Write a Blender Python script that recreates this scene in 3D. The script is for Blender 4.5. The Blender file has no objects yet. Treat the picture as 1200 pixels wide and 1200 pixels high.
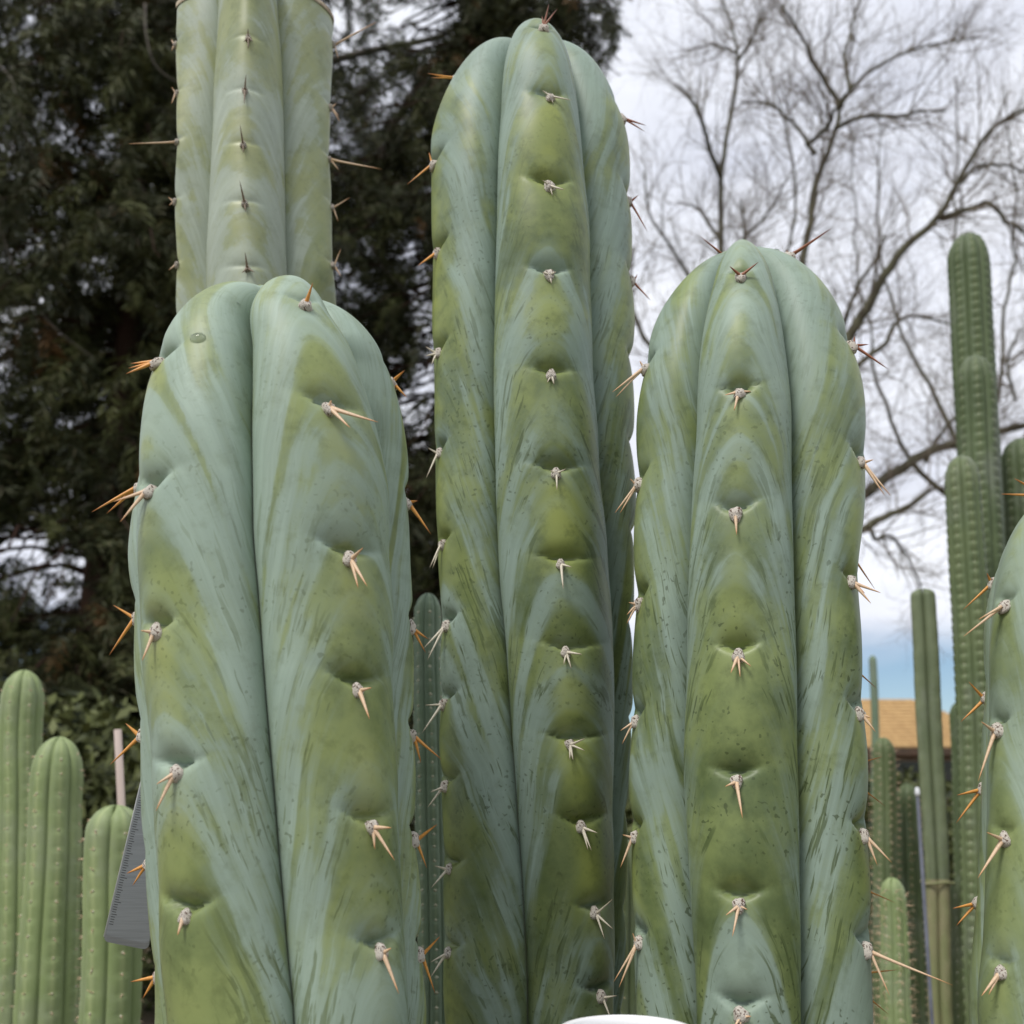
import bpy, math, random
import numpy as np

# ------------------------------------------------------------------ camera, sky, sun, exposure
F = 1160.0                       # focal length in photograph pixels (1200 wide)
CX, CY = 600.0, 780.0            # principal point (the photograph is a crop of a taller frame)
PITCH = math.radians(8.0)
H = 1.0                          # camera height
CP, SP = math.cos(PITCH), math.sin(PITCH)
sc = bpy.context.scene
COL = sc.collection
cam_d = bpy.data.cameras.new("camera")
cam_d.sensor_width = 36.0
cam_d.lens = F / 1200.0 * 36.0
cam_d.shift_y = (CY - 600.0) / 1200.0
cam_d.clip_start = 0.02
cam_d.clip_end = 2000.0
cam_d.dof.use_dof = True
cam_d.dof.focus_distance = 0.66
cam_d.dof.aperture_fstop = 9.5
cam = bpy.data.objects.new("camera", cam_d)
cam.location = (0, 0, H)
cam.rotation_euler = (math.radians(90) + PITCH, 0, 0)
COL.objects.link(cam)
sc.camera = cam

SUN_EL, SUN_AZ = 56.0, 218.0     # azimuth measured clockwise from +Y (the view direction)
w = bpy.data.worlds.new("World")
sc.world = w
w.use_nodes = True
wn, wl = w.node_tree.nodes, w.node_tree.links
wn.clear()
wout = wn.new("ShaderNodeOutputWorld")
bg_sky = wn.new("ShaderNodeBackground")
bg_cl = wn.new("ShaderNodeBackground")
mixs = wn.new("ShaderNodeMixShader")
sky = wn.new("ShaderNodeTexSky")
sky.sky_type = 'NISHITA'
sky.sun_disc = False
sky.sun_elevation = math.radians(SUN_EL)
sky.sun_rotation = math.radians(SUN_AZ)
bg_sky.inputs[1].default_value = 0.085
sky.dust_density = 0.15
sky.ozone_density = 3.0
wl.new(sky.outputs[0], bg_sky.inputs[0])
tc = wn.new("ShaderNodeTexCoord")
sep = wn.new("ShaderNodeSeparateXYZ")
wl.new(tc.outputs['Generated'], sep.inputs[0])
# clouds: flattened noise over the direction
mp = wn.new("ShaderNodeMapping")
mp.inputs['Scale'].default_value = (1.6, 1.6, 4.0)
wl.new(tc.outputs['Generated'], mp.inputs[0])
n1 = wn.new("ShaderNodeTexNoise")
n1.inputs['Scale'].default_value = 2.2
n1.inputs['Detail'].default_value = 7.0
n1.inputs['Roughness'].default_value = 0.55
wl.new(mp.outputs[0], n1.inputs['Vector'])
crp = wn.new("ShaderNodeValToRGB")
crp.color_ramp.elements[0].position = 0.30
crp.color_ramp.elements[0].color = (0.60, 0.63, 0.73, 1)
crp.color_ramp.elements[1].position = 0.68
crp.color_ramp.elements[1].color = (0.90, 0.92, 0.98, 1)
wl.new(n1.outputs[0], crp.inputs[0])
wl.new(crp.outputs[0], bg_cl.inputs[0])
bg_cl.inputs[1].default_value = 1.0
ma = wn.new("ShaderNodeMath"); ma.operation = 'MULTIPLY_ADD'      # ragged lower edge of the cloud deck
wl.new(n1.outputs[0], ma.inputs[0]); ma.inputs[1].default_value = 0.08
wl.new(sep.outputs[2], ma.inputs[2])
mr = wn.new("ShaderNodeMapRange")
mr.interpolation_type = 'SMOOTHSTEP'
mr.inputs['From Min'].default_value = 0.165
mr.inputs['From Max'].default_value = 0.225
wl.new(ma.outputs[0], mr.inputs['Value'])
wl.new(mr.outputs[0], mixs.inputs[0])
wl.new(bg_sky.outputs[0], mixs.inputs[1])
wl.new(bg_cl.outputs[0], mixs.inputs[2])
wl.new(mixs.outputs[0], wout.inputs[0])

sun_d = bpy.data.lights.new("sun", 'SUN')
sun_d.energy = 2.3
sun_d.angle = math.radians(18)
sun_d.color = (1.0, 0.96, 0.9)
sun = bpy.data.objects.new("sun", sun_d)
_e, _a = math.radians(SUN_EL), math.radians(SUN_AZ)
from mathutils import Vector
sdir = Vector((math.sin(_a) * math.cos(_e), math.cos(_a) * math.cos(_e), math.sin(_e)))
sun.rotation_euler = sdir.to_track_quat('Z', 'Y').to_euler()
COL.objects.link(sun)

vs = sc.view_settings
vs.view_transform = 'Standard'
vs.look = 'None'
vs.exposure = 0.25
vs.gamma = 1.0
vs.use_curve_mapping = False
sc.render.engine = 'CYCLES'
sc.cycles.use_denoising = True
sc.cycles.max_bounces = 6
sc.cycles.transparent_max_bounces = 4

R = random.Random(7)
NR = np.random.RandomState(11)

# ------------------------------------------------------------------ helpers
def ray(px, py):
    """world direction of a photograph pixel, scaled to optical depth 1"""
    X, Y = (px - CX) / F, -(py - CY) / F
    return np.array([X, CP - Y * SP, SP + Y * CP])

def at_y(px, py, D):
    r = ray(px, py)
    return np.array([0, 0, H]) + r * (D / r[1])

def depth(p):
    q = np.asarray(p) - np.array([0, 0, H])
    return q[1] * CP + q[2] * SP

def proj(p):
    q = np.asarray(p) - np.array([0, 0, H])
    z = q[..., 1] * CP + q[..., 2] * SP
    y = q[..., 2] * CP - q[..., 1] * SP
    return CX + F * q[..., 0] / z, CY - F * y / z

def row_z(px, py, hd):
    """height of a pixel's ray at horizontal distance hd"""
    r = ray(px, py)
    return H + hd * r[2] / math.hypot(r[0], r[1])

def azim(px, py):
    r = ray(px, py)
    return math.atan2(r[0], r[1])

def smooth_interp(x, xs, ys):
    """monotone cubic (PCHIP-like) interpolation, clamped at the ends"""
    xs = np.asarray(xs, float); ys = np.asarray(ys, float)
    o = np.argsort(xs); xs, ys = xs[o], ys[o]
    if len(xs) == 1:
        return np.full(np.shape(x), ys[0])
    h = np.diff(xs); d = np.diff(ys) / h
    m = np.zeros(len(xs))
    m[0], m[-1] = d[0] * 0, d[-1] * 0
    for i in range(1, len(xs) - 1):
        m[i] = 0 if d[i - 1] * d[i] <= 0 else 2 * d[i - 1] * d[i] / (d[i - 1] + d[i])
    x = np.clip(x, xs[0], xs[-1])
    k = np.clip(np.searchsorted(xs, x) - 1, 0, len(xs) - 2)
    t = (x - xs[k]) / h[k]
    t2, t3 = t * t, t * t * t
    return ((2 * t3 - 3 * t2 + 1) * ys[k] + (t3 - 2 * t2 + t) * h[k] * m[k]
            + (-2 * t3 + 3 * t2) * ys[k + 1] + (t3 - t2) * h[k] * m[k + 1])

def tag(o, label=None, cat=None, group=None, kind=None):
    if label: o["label"] = label
    if cat: o["category"] = cat
    if group: o["group"] = group
    if kind: o["kind"] = kind
    return o

def empty(name, loc, label, cat, group=None):
    o = bpy.data.objects.new(name, None)
    o.location = tuple(loc)
    COL.objects.link(o)
    return tag(o, label, cat, group)

def fast_mesh(name, V, quads=None, tris=None, smooth=True):
    V = np.asarray(V, np.float32)
    me = bpy.data.meshes.new(name)
    nq = 0 if quads is None else len(quads)
    nt = 0 if tris is None else len(tris)
    me.vertices.add(len(V)); me.vertices.foreach_set("co", V.ravel())
    idx = []
    if nq: idx.append(np.asarray(quads, np.int32).ravel())
    if nt: idx.append(np.asarray(tris, np.int32).ravel())
    idx = np.concatenate(idx)
    me.loops.add(len(idx)); me.loops.foreach_set("vertex_index", idx)
    me.polygons.add(nq + nt)
    st = np.concatenate([np.arange(nq) * 4, nq * 4 + np.arange(nt) * 3]).astype(np.int32)
    me.polygons.foreach_set("loop_start", st)
    me.polygons.foreach_set("use_smooth", np.full(nq + nt, smooth, bool))
    me.update(calc_edges=True)
    me.validate()
    return me

def link(name, me, mat, parent=None, offset=None):
    """link a mesh whose vertices are in world space; moved under the parent without change of place"""
    o = bpy.data.objects.new(name, me)
    if mat is not None and not me.materials:
        me.materials.append(mat)
    COL.objects.link(o)
    if parent is not None:
        o.parent = parent
        p = parent; off = Vector((0, 0, 0))
        while p is not None:
            off += Vector(p.location); p = p.parent
        o.location = -off
    return o

def link_local(name, me, mat, parent, loc, rot=None, scale=None):
    """link a mesh in local space at a world location under a parent"""
    o = bpy.data.objects.new(name, me)
    if mat is not None and not me.materials:
        me.materials.append(mat)
    COL.objects.link(o)
    off = Vector((0, 0, 0)); p = parent
    while p is not None:
        off += Vector(p.location); p = p.parent
    o.parent = parent
    o.location = Vector(tuple(loc)) - off
    if rot is not None: o.rotation_euler = rot
    if scale is not None: o.scale = scale
    return o

def tube(P, rad, sides=8, cap=True):
    """tube round a polyline; returns verts, quads, tris"""
    P = np.asarray(P, float); rad = np.asarray(rad, float)
    n = len(P)
    T = np.gradient(P, axis=0)
    T /= np.linalg.norm(T, axis=1)[:, None] + 1e-12
    up = np.array([0, 0, 1.0]) if abs(T[0, 2]) < 0.9 else np.array([1.0, 0, 0])
    A = np.cross(T, up); A /= np.linalg.norm(A, axis=1)[:, None] + 1e-12
    B = np.cross(T, A)
    a = np.linspace(0, 2 * np.pi, sides, endpoint=False)
    V = P[:, None, :] + rad[:, None, None] * (np.cos(a)[None, :, None] * A[:, None, :] + np.sin(a)[None, :, None] * B[:, None, :])
    V = V.reshape(-1, 3)
    i = np.arange(n - 1)[:, None] * sides; j = np.arange(sides)[None, :]; j2 = (j + 1) % sides
    Q = np.stack([i + j, i + j2, i + sides + j2, i + sides + j], -1).reshape(-1, 4)
    tr = []
    if cap:
        c0, c1 = len(V), len(V) + 1
        V = np.vstack([V, P[0], P[-1]])
        for k in range(sides):
            k2 = (k + 1) % sides
            tr.append((c0, k2, k)); tr.append((c1, (n - 1) * sides + k, (n - 1) * sides + k2))
    return V, Q, np.array(tr, int).reshape(-1, 3)

class Acc:
    def __init__(s): s.V, s.Q, s.T, s.n = [], [], [], 0
    def add(s, V, Q=None, T=None):
        V = np.asarray(V, float)
        if Q is not None and len(Q): s.Q.append(np.asarray(Q) + s.n)
        if T is not None and len(T): s.T.append(np.asarray(T) + s.n)
        s.V.append(V); s.n += len(V)
    def mesh(s, name, smooth=True):
        return fast_mesh(name, np.vstack(s.V), np.vstack(s.Q) if s.Q else None, np.vstack(s.T) if s.T else None, smooth)

def box(acc, c, size, yaw=0.0):
    x, y, z = np.array(size) / 2
    v = np.array([[sx * x, sy * y, sz * z] for sz in (-1, 1) for sy in (-1, 1) for sx in (-1, 1)])
    ca, sa = math.cos(yaw), math.sin(yaw)
    v = v @ np.array([[ca, sa, 0], [-sa, ca, 0], [0, 0, 1]]) + np.array(c)
    acc.add(v, [[0, 2, 3, 1], [4, 5, 7, 6], [0, 1, 5, 4], [2, 6, 7, 3], [0, 4, 6, 2], [1, 3, 7, 5]])

# ------------------------------------------------------------------ materials
class NT:
    """terse node builder"""
    def __init__(s, name):
        s.m = bpy.data.materials.new(name); s.m.use_nodes = True
        s.n, s.l = s.m.node_tree.nodes, s.m.node_tree.links
        s.b = s.n["Principled BSDF"]
    def put(s, sock, v):
        if v is None: return
        if isinstance(v, bpy.types.NodeSocket): s.l.new(v, sock)
        else: sock.default_value = v
    def math(s, op, a, b=None, c=None, clamp=False):
        k = s.n.new("ShaderNodeMath"); k.operation = op; k.use_clamp = clamp
        s.put(k.inputs[0], a); s.put(k.inputs[1], b); s.put(k.inputs[2], c)
        return k.outputs[0]
    def vmul(s, v, x):
        k = s.n.new("ShaderNodeVectorMath"); k.operation = 'MULTIPLY'
        s.put(k.inputs[0], v); k.inputs[1].default_value = x
        return k.outputs[0]
    def noise(s, vec, scale=1.0, detail=3.0, rough=0.5, dist=0.0):
        k = s.n.new("ShaderNodeTexNoise")
        s.put(k.inputs['Vector'], vec); k.inputs['Scale'].default_value = scale
        k.inputs['Detail'].default_value = detail; k.inputs['Roughness'].default_value = rough
        k.inputs['Distortion'].default_value = dist
        return k.outputs[0]
    def ss(s, v, a, b, lo=0.0, hi=1.0):
        k = s.n.new("ShaderNodeMapRange"); k.interpolation_type = 'SMOOTHSTEP'
        s.put(k.inputs['Value'], v); k.inputs['From Min'].default_value = a; k.inputs['From Max'].default_value = b
        k.inputs['To Min'].default_value = lo; k.inputs['To Max'].default_value = hi
        return k.outputs[0]
    def mix(s, f, a, b):
        k = s.n.new("ShaderNodeMix"); k.data_type = 'RGBA'
        s.put(k.inputs[0], f)
        s.put(k.inputs[6], a if isinstance(a, bpy.types.NodeSocket) else tuple(a) + (1,))
        s.put(k.inputs[7], b if isinstance(b, bpy.types.NodeSocket) else tuple(b) + (1,))
        return k.outputs[2]
    def attr(s, name):
        k = s.n.new("ShaderNodeAttribute"); k.attribute_name = name
        return k
    def sep(s, v):
        k = s.n.new("ShaderNodeSeparateXYZ"); s.put(k.inputs[0], v)
        return k.outputs
    def bump(s, h, strength=0.2, dist=0.001):
        k = s.n.new("ShaderNodeBump"); k.inputs['Strength'].default_value = strength
        k.inputs['Distance'].default_value = dist; s.put(k.inputs['Height'], h)
        s.l.new(k.outputs[0], s.b.inputs['Normal'])
    def out(s, col, rough=0.6, spec=0.3):
        s.put(s.b.inputs['Base Color'], col if isinstance(col, bpy.types.NodeSocket) else tuple(col) + (1,))
        s.put(s.b.inputs['Roughness'], rough)
        s.b.inputs['Specular IOR Level'].default_value = spec
        return s.m
    def pos(s):
        k = s.n.new("ShaderNodeTexCoord"); return k.outputs['Object']

def mat_plain(name, c1, c2, scale, rough=0.7, spec=0.3, bump=0.0, detail=4, stretch=(1, 1, 1)):
    t = NT(name)
    n = t.noise(t.vmul(t.pos(), stretch), scale, detail)
    if bump: t.bump(n, bump, 0.002)
    return t.out(t.mix(t.ss(n, 0.3, 0.7), c1, c2), rough, spec)

def mat_cactus(name, wax, green, olive, pale, fleck=1.0, waxshift=0.0, cloudw=1.0):
    """waxy bloom over green skin: 'flow' holds (psi, height, rib), 'skin' holds (|u|, bloom, age)"""
    t = NT(name)
    fl, sk = t.attr("flow").outputs['Vector'], t.attr("skin").outputs['Vector']
    u, bloom, age = t.sep(sk)
    wob = t.n.new("ShaderNodeTexNoise"); wob.inputs['Scale'].default_value = 11; wob.inputs['Detail'].default_value = 2
    t.l.new(t.pos(), wob.inputs['Vector'])
    wv = t.n.new("ShaderNodeVectorMath"); wv.operation = 'MULTIPLY_ADD'
    t.l.new(wob.outputs['Color'], wv.inputs[0]); wv.inputs[1].default_value = (0.045, 0.02, 0); t.l.new(fl, wv.inputs[2])
    fl = wv.outputs[0]
    broad = t.noise(t.vmul(fl, (15, 6, 5.3)), 1.0, 3, 0.55)                 # wide arches
    streak = t.noise(t.vmul(fl, (42, 8, 3.7)), 1.0, 4, 0.55, 0.3)            # feathery streaks down the flow
    fine = t.noise(t.vmul(fl, (120, 22, 9.1)), 1.0, 3, 0.6)
    pos = t.pos()
    cloud = t.noise(pos, 19.0, 5, 0.62)
    b = t.math('ADD', bloom, t.math('MULTIPLY_ADD', broad, 1.85, -0.925))
    b = t.math('ADD', b, t.math('MULTIPLY_ADD', streak, 1.35, -0.675))
    b = t.math('ADD', b, t.math('MULTIPLY_ADD', cloud, cloudw, -0.5 * cloudw + waxshift))
    bw = t.math('ADD', t.math('MULTIPLY', t.ss(b, -0.10, 0.95), 0.70), t.math('MULTIPLY', t.ss(b, 0.40, 0.58), 0.30))
    g = t.mix(t.ss(cloud, 0.35, 0.7), green, olive)
    g = t.mix(t.math('MULTIPLY', t.ss(age, 0.35, 1.0), 0.5), g, olive)
    # yellow-green tongue right down the crest
    crest = t.math('MULTIPLY', t.ss(u, 0.32, 0.02), t.ss(broad, 0.35, 0.65))
    g = t.mix(t.math('MULTIPLY', crest, 0.6), g, pale)
    wx = t.mix(t.ss(fine, 0.3, 0.75), tuple(x * 0.94 for x in wax), tuple(min(1, x * 1.04) for x in wax))
    wx = t.mix(t.math('MULTIPLY', t.ss(streak, 0.52, 0.70), 0.7), wx, tuple(min(1, x * 1.17) for x in wax))
    col = t.mix(t.math('MULTIPLY_ADD', bw, 0.84, 0.03), g, wx)
    # skin mottling inside the green patches
    mot = t.noise(pos, 75.0, 5, 0.65)
    col = t.mix(t.math('MULTIPLY', t.ss(mot, 0.48, 0.72), t.math('MULTIPLY_ADD', bw, -0.25, 0.45)), col, tuple(x * 0.72 for x in olive))
    # dark flecks where the bloom is scratched or washed off, along the flow
    clus = t.noise(pos, 14.0, 3, 0.5)
    fk = t.noise(t.vmul(fl, (75, 24, 6.1)), 1.0, 3, 0.55, 0.3)
    fm = t.math('MULTIPLY', t.ss(t.math('ADD', fk, t.math('MULTIPLY_ADD', clus, 0.30, -0.15)), 0.595, 0.66), t.ss(u, 0.10, 0.35))
    fm = t.math('MULTIPLY', fm, t.ss(age, 0.02, 0.6, 0.10, 0.52 * fleck))
    col = t.mix(fm, col, tuple(x * 0.8 for x in olive))
    fk = t.noise(t.vmul(fl, (140, 34, 8.3)), 1.0, 2, 0.5, 0.2)
    fm = t.math('MULTIPLY', t.ss(t.math('ADD', fk, t.math('MULTIPLY_ADD', clus, 0.25, -0.125)), 0.655, 0.70), t.ss(u, 0.12, 0.4))
    fm = t.math('MULTIPLY', fm, t.ss(age, 0.02, 0.55, 0.12, 0.55 * fleck))
    col = t.mix(fm, col, tuple(x * 0.65 for x in olive))
    dots = t.noise(pos, 330.0, 0, 0.4)
    dz = t.noise(pos, 22.0, 2, 0.5)
    dm = t.math('MULTIPLY', t.ss(dots, 0.69, 0.76), t.ss(dz, 0.45, 0.60))
    dm = t.math('MULTIPLY', dm, t.ss(age, 0.0, 0.5, 0.12, 0.45 * fleck))
    col = t.mix(dm, col, tuple(x * 0.5 for x in olive))
    # crease shade painted in as a dark line down the very bottom of the groove
    gl = t.math('MULTIPLY', t.ss(u, 0.985, 1.0), 0.75)
    col = t.mix(gl, col, (0.06, 0.065, 0.045))
    hgt = t.math('ADD', t.math('MULTIPLY', streak, 0.5), t.math('MULTIPLY', t.noise(pos, 900.0, 2), 0.25))
    t.bump(hgt, 0.12, 0.0010)
    return t.out(col, t.math('MULTIPLY_ADD', bw, 0.12, 0.42), 0.35)

M = {}
M['front'] = mat_cactus("skin_front", (0.305, 0.395, 0.335), (0.25, 0.30, 0.105), (0.13, 0.17, 0.058), (0.36, 0.39, 0.13), 1.1, -0.06)
M['centre'] = mat_cactus("skin_centre", (0.25, 0.33, 0.285), (0.225, 0.27, 0.085), (0.085, 0.12, 0.04), (0.34, 0.38, 0.085), 1.15, -0.02)
M['right'] = mat_cactus("skin_right", (0.265, 0.345, 0.295), (0.215, 0.265, 0.09), (0.085, 0.12, 0.04), (0.30, 0.345, 0.09), 1.45, 0.02)
M['cut'] = mat_cactus("skin_cut", (0.36, 0.415, 0.35), (0.29, 0.32, 0.145), (0.20, 0.24, 0.11), (0.40, 0.41, 0.22), 0.2, 0.0, 2.4)
M['edge'] = mat_cactus("skin_edge", (0.30, 0.38, 0.31), (0.26, 0.315, 0.13), (0.15, 0.195, 0.075), (0.32, 0.36, 0.13), 0.7, 0.0)

def mat_spine(name, base, tip):
    t = NT(name)
    k = t.n.new("ShaderNodeUVMap")
    v = t.sep(t.attr("along").outputs['Vector'])[0]
    n = t.noise(t.pos(), 900, 2)
    c = t.mix(t.ss(v, 0.55, 1.0), base, tip)
    c = t.mix(t.math('MULTIPLY', t.ss(n, 0.45, 0.7), 0.35), c, tuple(x * 0.5 for x in base))
    t.n.remove(k)
    return t.out(c, 0.45, 0.4)
M['sp_orange'] = mat_spine("spine_orange", (0.72, 0.33, 0.08), (0.40, 0.14, 0.035))
M['sp_red'] = mat_spine("spine_red_brown", (0.27, 0.095, 0.045), (0.16, 0.05, 0.03))
M['sp_tan'] = mat_spine("spine_tan", (0.66, 0.47, 0.31), (0.55, 0.27, 0.11))
M['sp_grey'] = mat_spine("spine_grey", (0.66, 0.60, 0.48), (0.45, 0.36, 0.26))
M['sp_dark'] = mat_spine("spine_dark", (0.22, 0.16, 0.11), (0.12, 0.08, 0.06))

t = NT("areole_felt")
_n = t.noise(t.pos(), 2.6, 2, 0.5)
_c = t.mix(t.ss(_n, 0.38, 0.46), (0.20, 0.13, 0.10), (0.84, 0.77, 0.68))
t.bump(t.noise(t.pos(), 9.0, 3, 0.6), 0.6, 0.15)
M['felt'] = t.out(_c, 0.95, 0.1)
t = NT("areole_felt_grey")
_n = t.noise(t.pos(), 2.6, 2, 0.5)
_c = t.mix(t.ss(_n, 0.34, 0.52), (0.12, 0.09, 0.07), (0.62, 0.56, 0.48))
t.bump(t.noise(t.pos(), 9.0, 3, 0.6), 0.6, 0.15)
M['felt_grey'] = t.out(_c, 0.95, 0.1)

def mat_bgcactus(name, a, b, ridge):
    t = NT(name)
    u, z, rib = t.sep(t.attr("flow").outputs['Vector'])
    n = t.noise(t.pos(), 9.0, 4, 0.6)
    n2 = t.noise(t.vmul(t.pos(), (60, 60, 6)), 1.0, 3)
    c = t.mix(t.ss(n, 0.3, 0.7), a, b)
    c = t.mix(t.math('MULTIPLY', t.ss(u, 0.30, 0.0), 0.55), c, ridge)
    n3 = t.noise(t.vmul(t.pos(), (9, 9, 5)), 1.0, 5, 0.65)
    c = t.mix(t.math('MULTIPLY', t.ss(n3, 0.48, 0.68), 0.5), c, tuple((x * 0.5 + 0.14) for x in b))
    c = t.mix(t.math('MULTIPLY', t.ss(n2, 0.5, 0.75), 0.4), c, tuple(x * 0.6 for x in a))
    return t.out(c, 0.55, 0.3)
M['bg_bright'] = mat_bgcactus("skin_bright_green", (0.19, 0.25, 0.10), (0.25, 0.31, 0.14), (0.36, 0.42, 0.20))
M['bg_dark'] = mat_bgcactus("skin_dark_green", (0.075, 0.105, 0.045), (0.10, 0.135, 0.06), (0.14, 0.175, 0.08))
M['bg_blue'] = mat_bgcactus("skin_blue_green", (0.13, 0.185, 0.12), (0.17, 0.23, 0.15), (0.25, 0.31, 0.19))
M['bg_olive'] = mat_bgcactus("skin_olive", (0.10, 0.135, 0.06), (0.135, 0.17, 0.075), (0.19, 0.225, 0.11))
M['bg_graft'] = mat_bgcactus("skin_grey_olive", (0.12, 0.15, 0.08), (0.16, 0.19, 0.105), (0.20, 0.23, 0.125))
M['bg_dot'] = mat_plain("areole_dots", (0.50, 0.50, 0.38), (0.36, 0.34, 0.24), 40, 0.9, 0.1)
M['cork'] = mat_plain("corky_skin", (0.28, 0.25, 0.15), (0.20, 0.22, 0.10), 25, 0.8, 0.2, 0.3, stretch=(1, 1, 0.35))

# ------------------------------------------------------------------ ground
t = NT("soil")
_p = t.pos()
_n = t.noise(_p, 1.2, 5); _n2 = t.noise(_p, 60, 4, 0.7)
_c = t.mix(t.ss(_n, 0.35, 0.65), (0.17, 0.13, 0.09), (0.11, 0.10, 0.06))
_c = t.mix(t.ss(_n2, 0.45, 0.7), _c, (0.25, 0.21, 0.16))
t.bump(_n2, 0.6, 0.02)
M['soil'] = t.out(_c, 0.9, 0.2)
g = 300.0
me = fast_mesh("ground", [[-g, -g, 0], [g, -g, 0], [g, g, 0], [-g, g, 0]], [[0, 1, 2, 3]], None, False)
tag(link("ground", me, M['soil']), kind="structure")

# ------------------------------------------------------------------ big columnar cacti
SPINE_CACHE = {}
def spine_mesh(length, curve, seed, rbase):
    n = 7
    s = np.linspace(0, 1, n)
    P = np.stack([curve * length * np.sin(s * np.pi * 0.5) * s, 0 * s, s * length], 1)
    rad = rbase * 1.3 * (1 - s) ** 0.75 + 0.00008
    rad[0] *= 1.15
    V, Q, T = tube(P, rad, 7)
    me = fast_mesh("spine", V, Q, T)
    a = me.attributes.new("along", 'FLOAT_VECTOR', 'POINT')
    al = np.concatenate([np.repeat(s, 7), [0, 1]])
    a.data.foreach_set("vector", np.stack([al, al * 0, al * 0], 1).astype(np.float32).ravel())
    return me

def pad_mesh(seed):
    rs = np.random.RandomState(seed)
    nu, nv = 14, 9
    th = np.linspace(0, np.pi, nv); ph = np.linspace(0, 2 * np.pi, nu, endpoint=False)
    TH, PH = np.meshgrid(th, ph, indexing='ij')
    lump = 1 + 0.13 * np.sin(3 * PH + rs.rand() * 6) * np.sin(TH) + 0.10 * np.sin(5 * TH + rs.rand() * 6) + 0.04 * rs.randn(nv, nu)
    lump[0] = lump[0].mean(); lump[-1] = lump[-1].mean()
    V = np.stack([np.sin(TH) * np.cos(PH) * lump, np.sin(TH) * np.sin(PH) * lump, np.cos(TH) * lump], -1).reshape(-1, 3)
    Q = []
    for i in range(nv - 1):
        for j in range(nu):
            j2 = (j + 1) % nu
            Q.append((i * nu + j, (i + 1) * nu + j, (i + 1) * nu + j2, i * nu + j2))
    return fast_mesh("areole", V, Q)
PADS = {k: [pad_mesh(s) for s in range(6)] for k in ('felt', 'felt_grey')}
for k in PADS:
    for me in PADS[k]: me.materials.append(M[k])

def solve_angle(ax, ay, z, r, px):
    """angle round the axis (0 = towards the camera, + = right) whose point shows at pixel column px"""
    to = math.atan2(-ax, -ay)           # world heading axis -> camera, as (sin, cos)
    ang = np.radians(np.linspace(-88, 88, 353))
    # + angle goes to the right in the picture
    wx = ax + r * np.sin(to - ang); wy = ay + r * np.cos(to - ang)
    x, _ = proj(np.stack([wx, wy, np.full_like(wx, z)], -1))
    k = int(np.argmax(x)); j = int(np.argmin(x))
    lo, hi = min(j, k), max(j, k)
    return float(np.interp(px, x[lo:hi + 1], ang[lo:hi + 1]))

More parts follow.
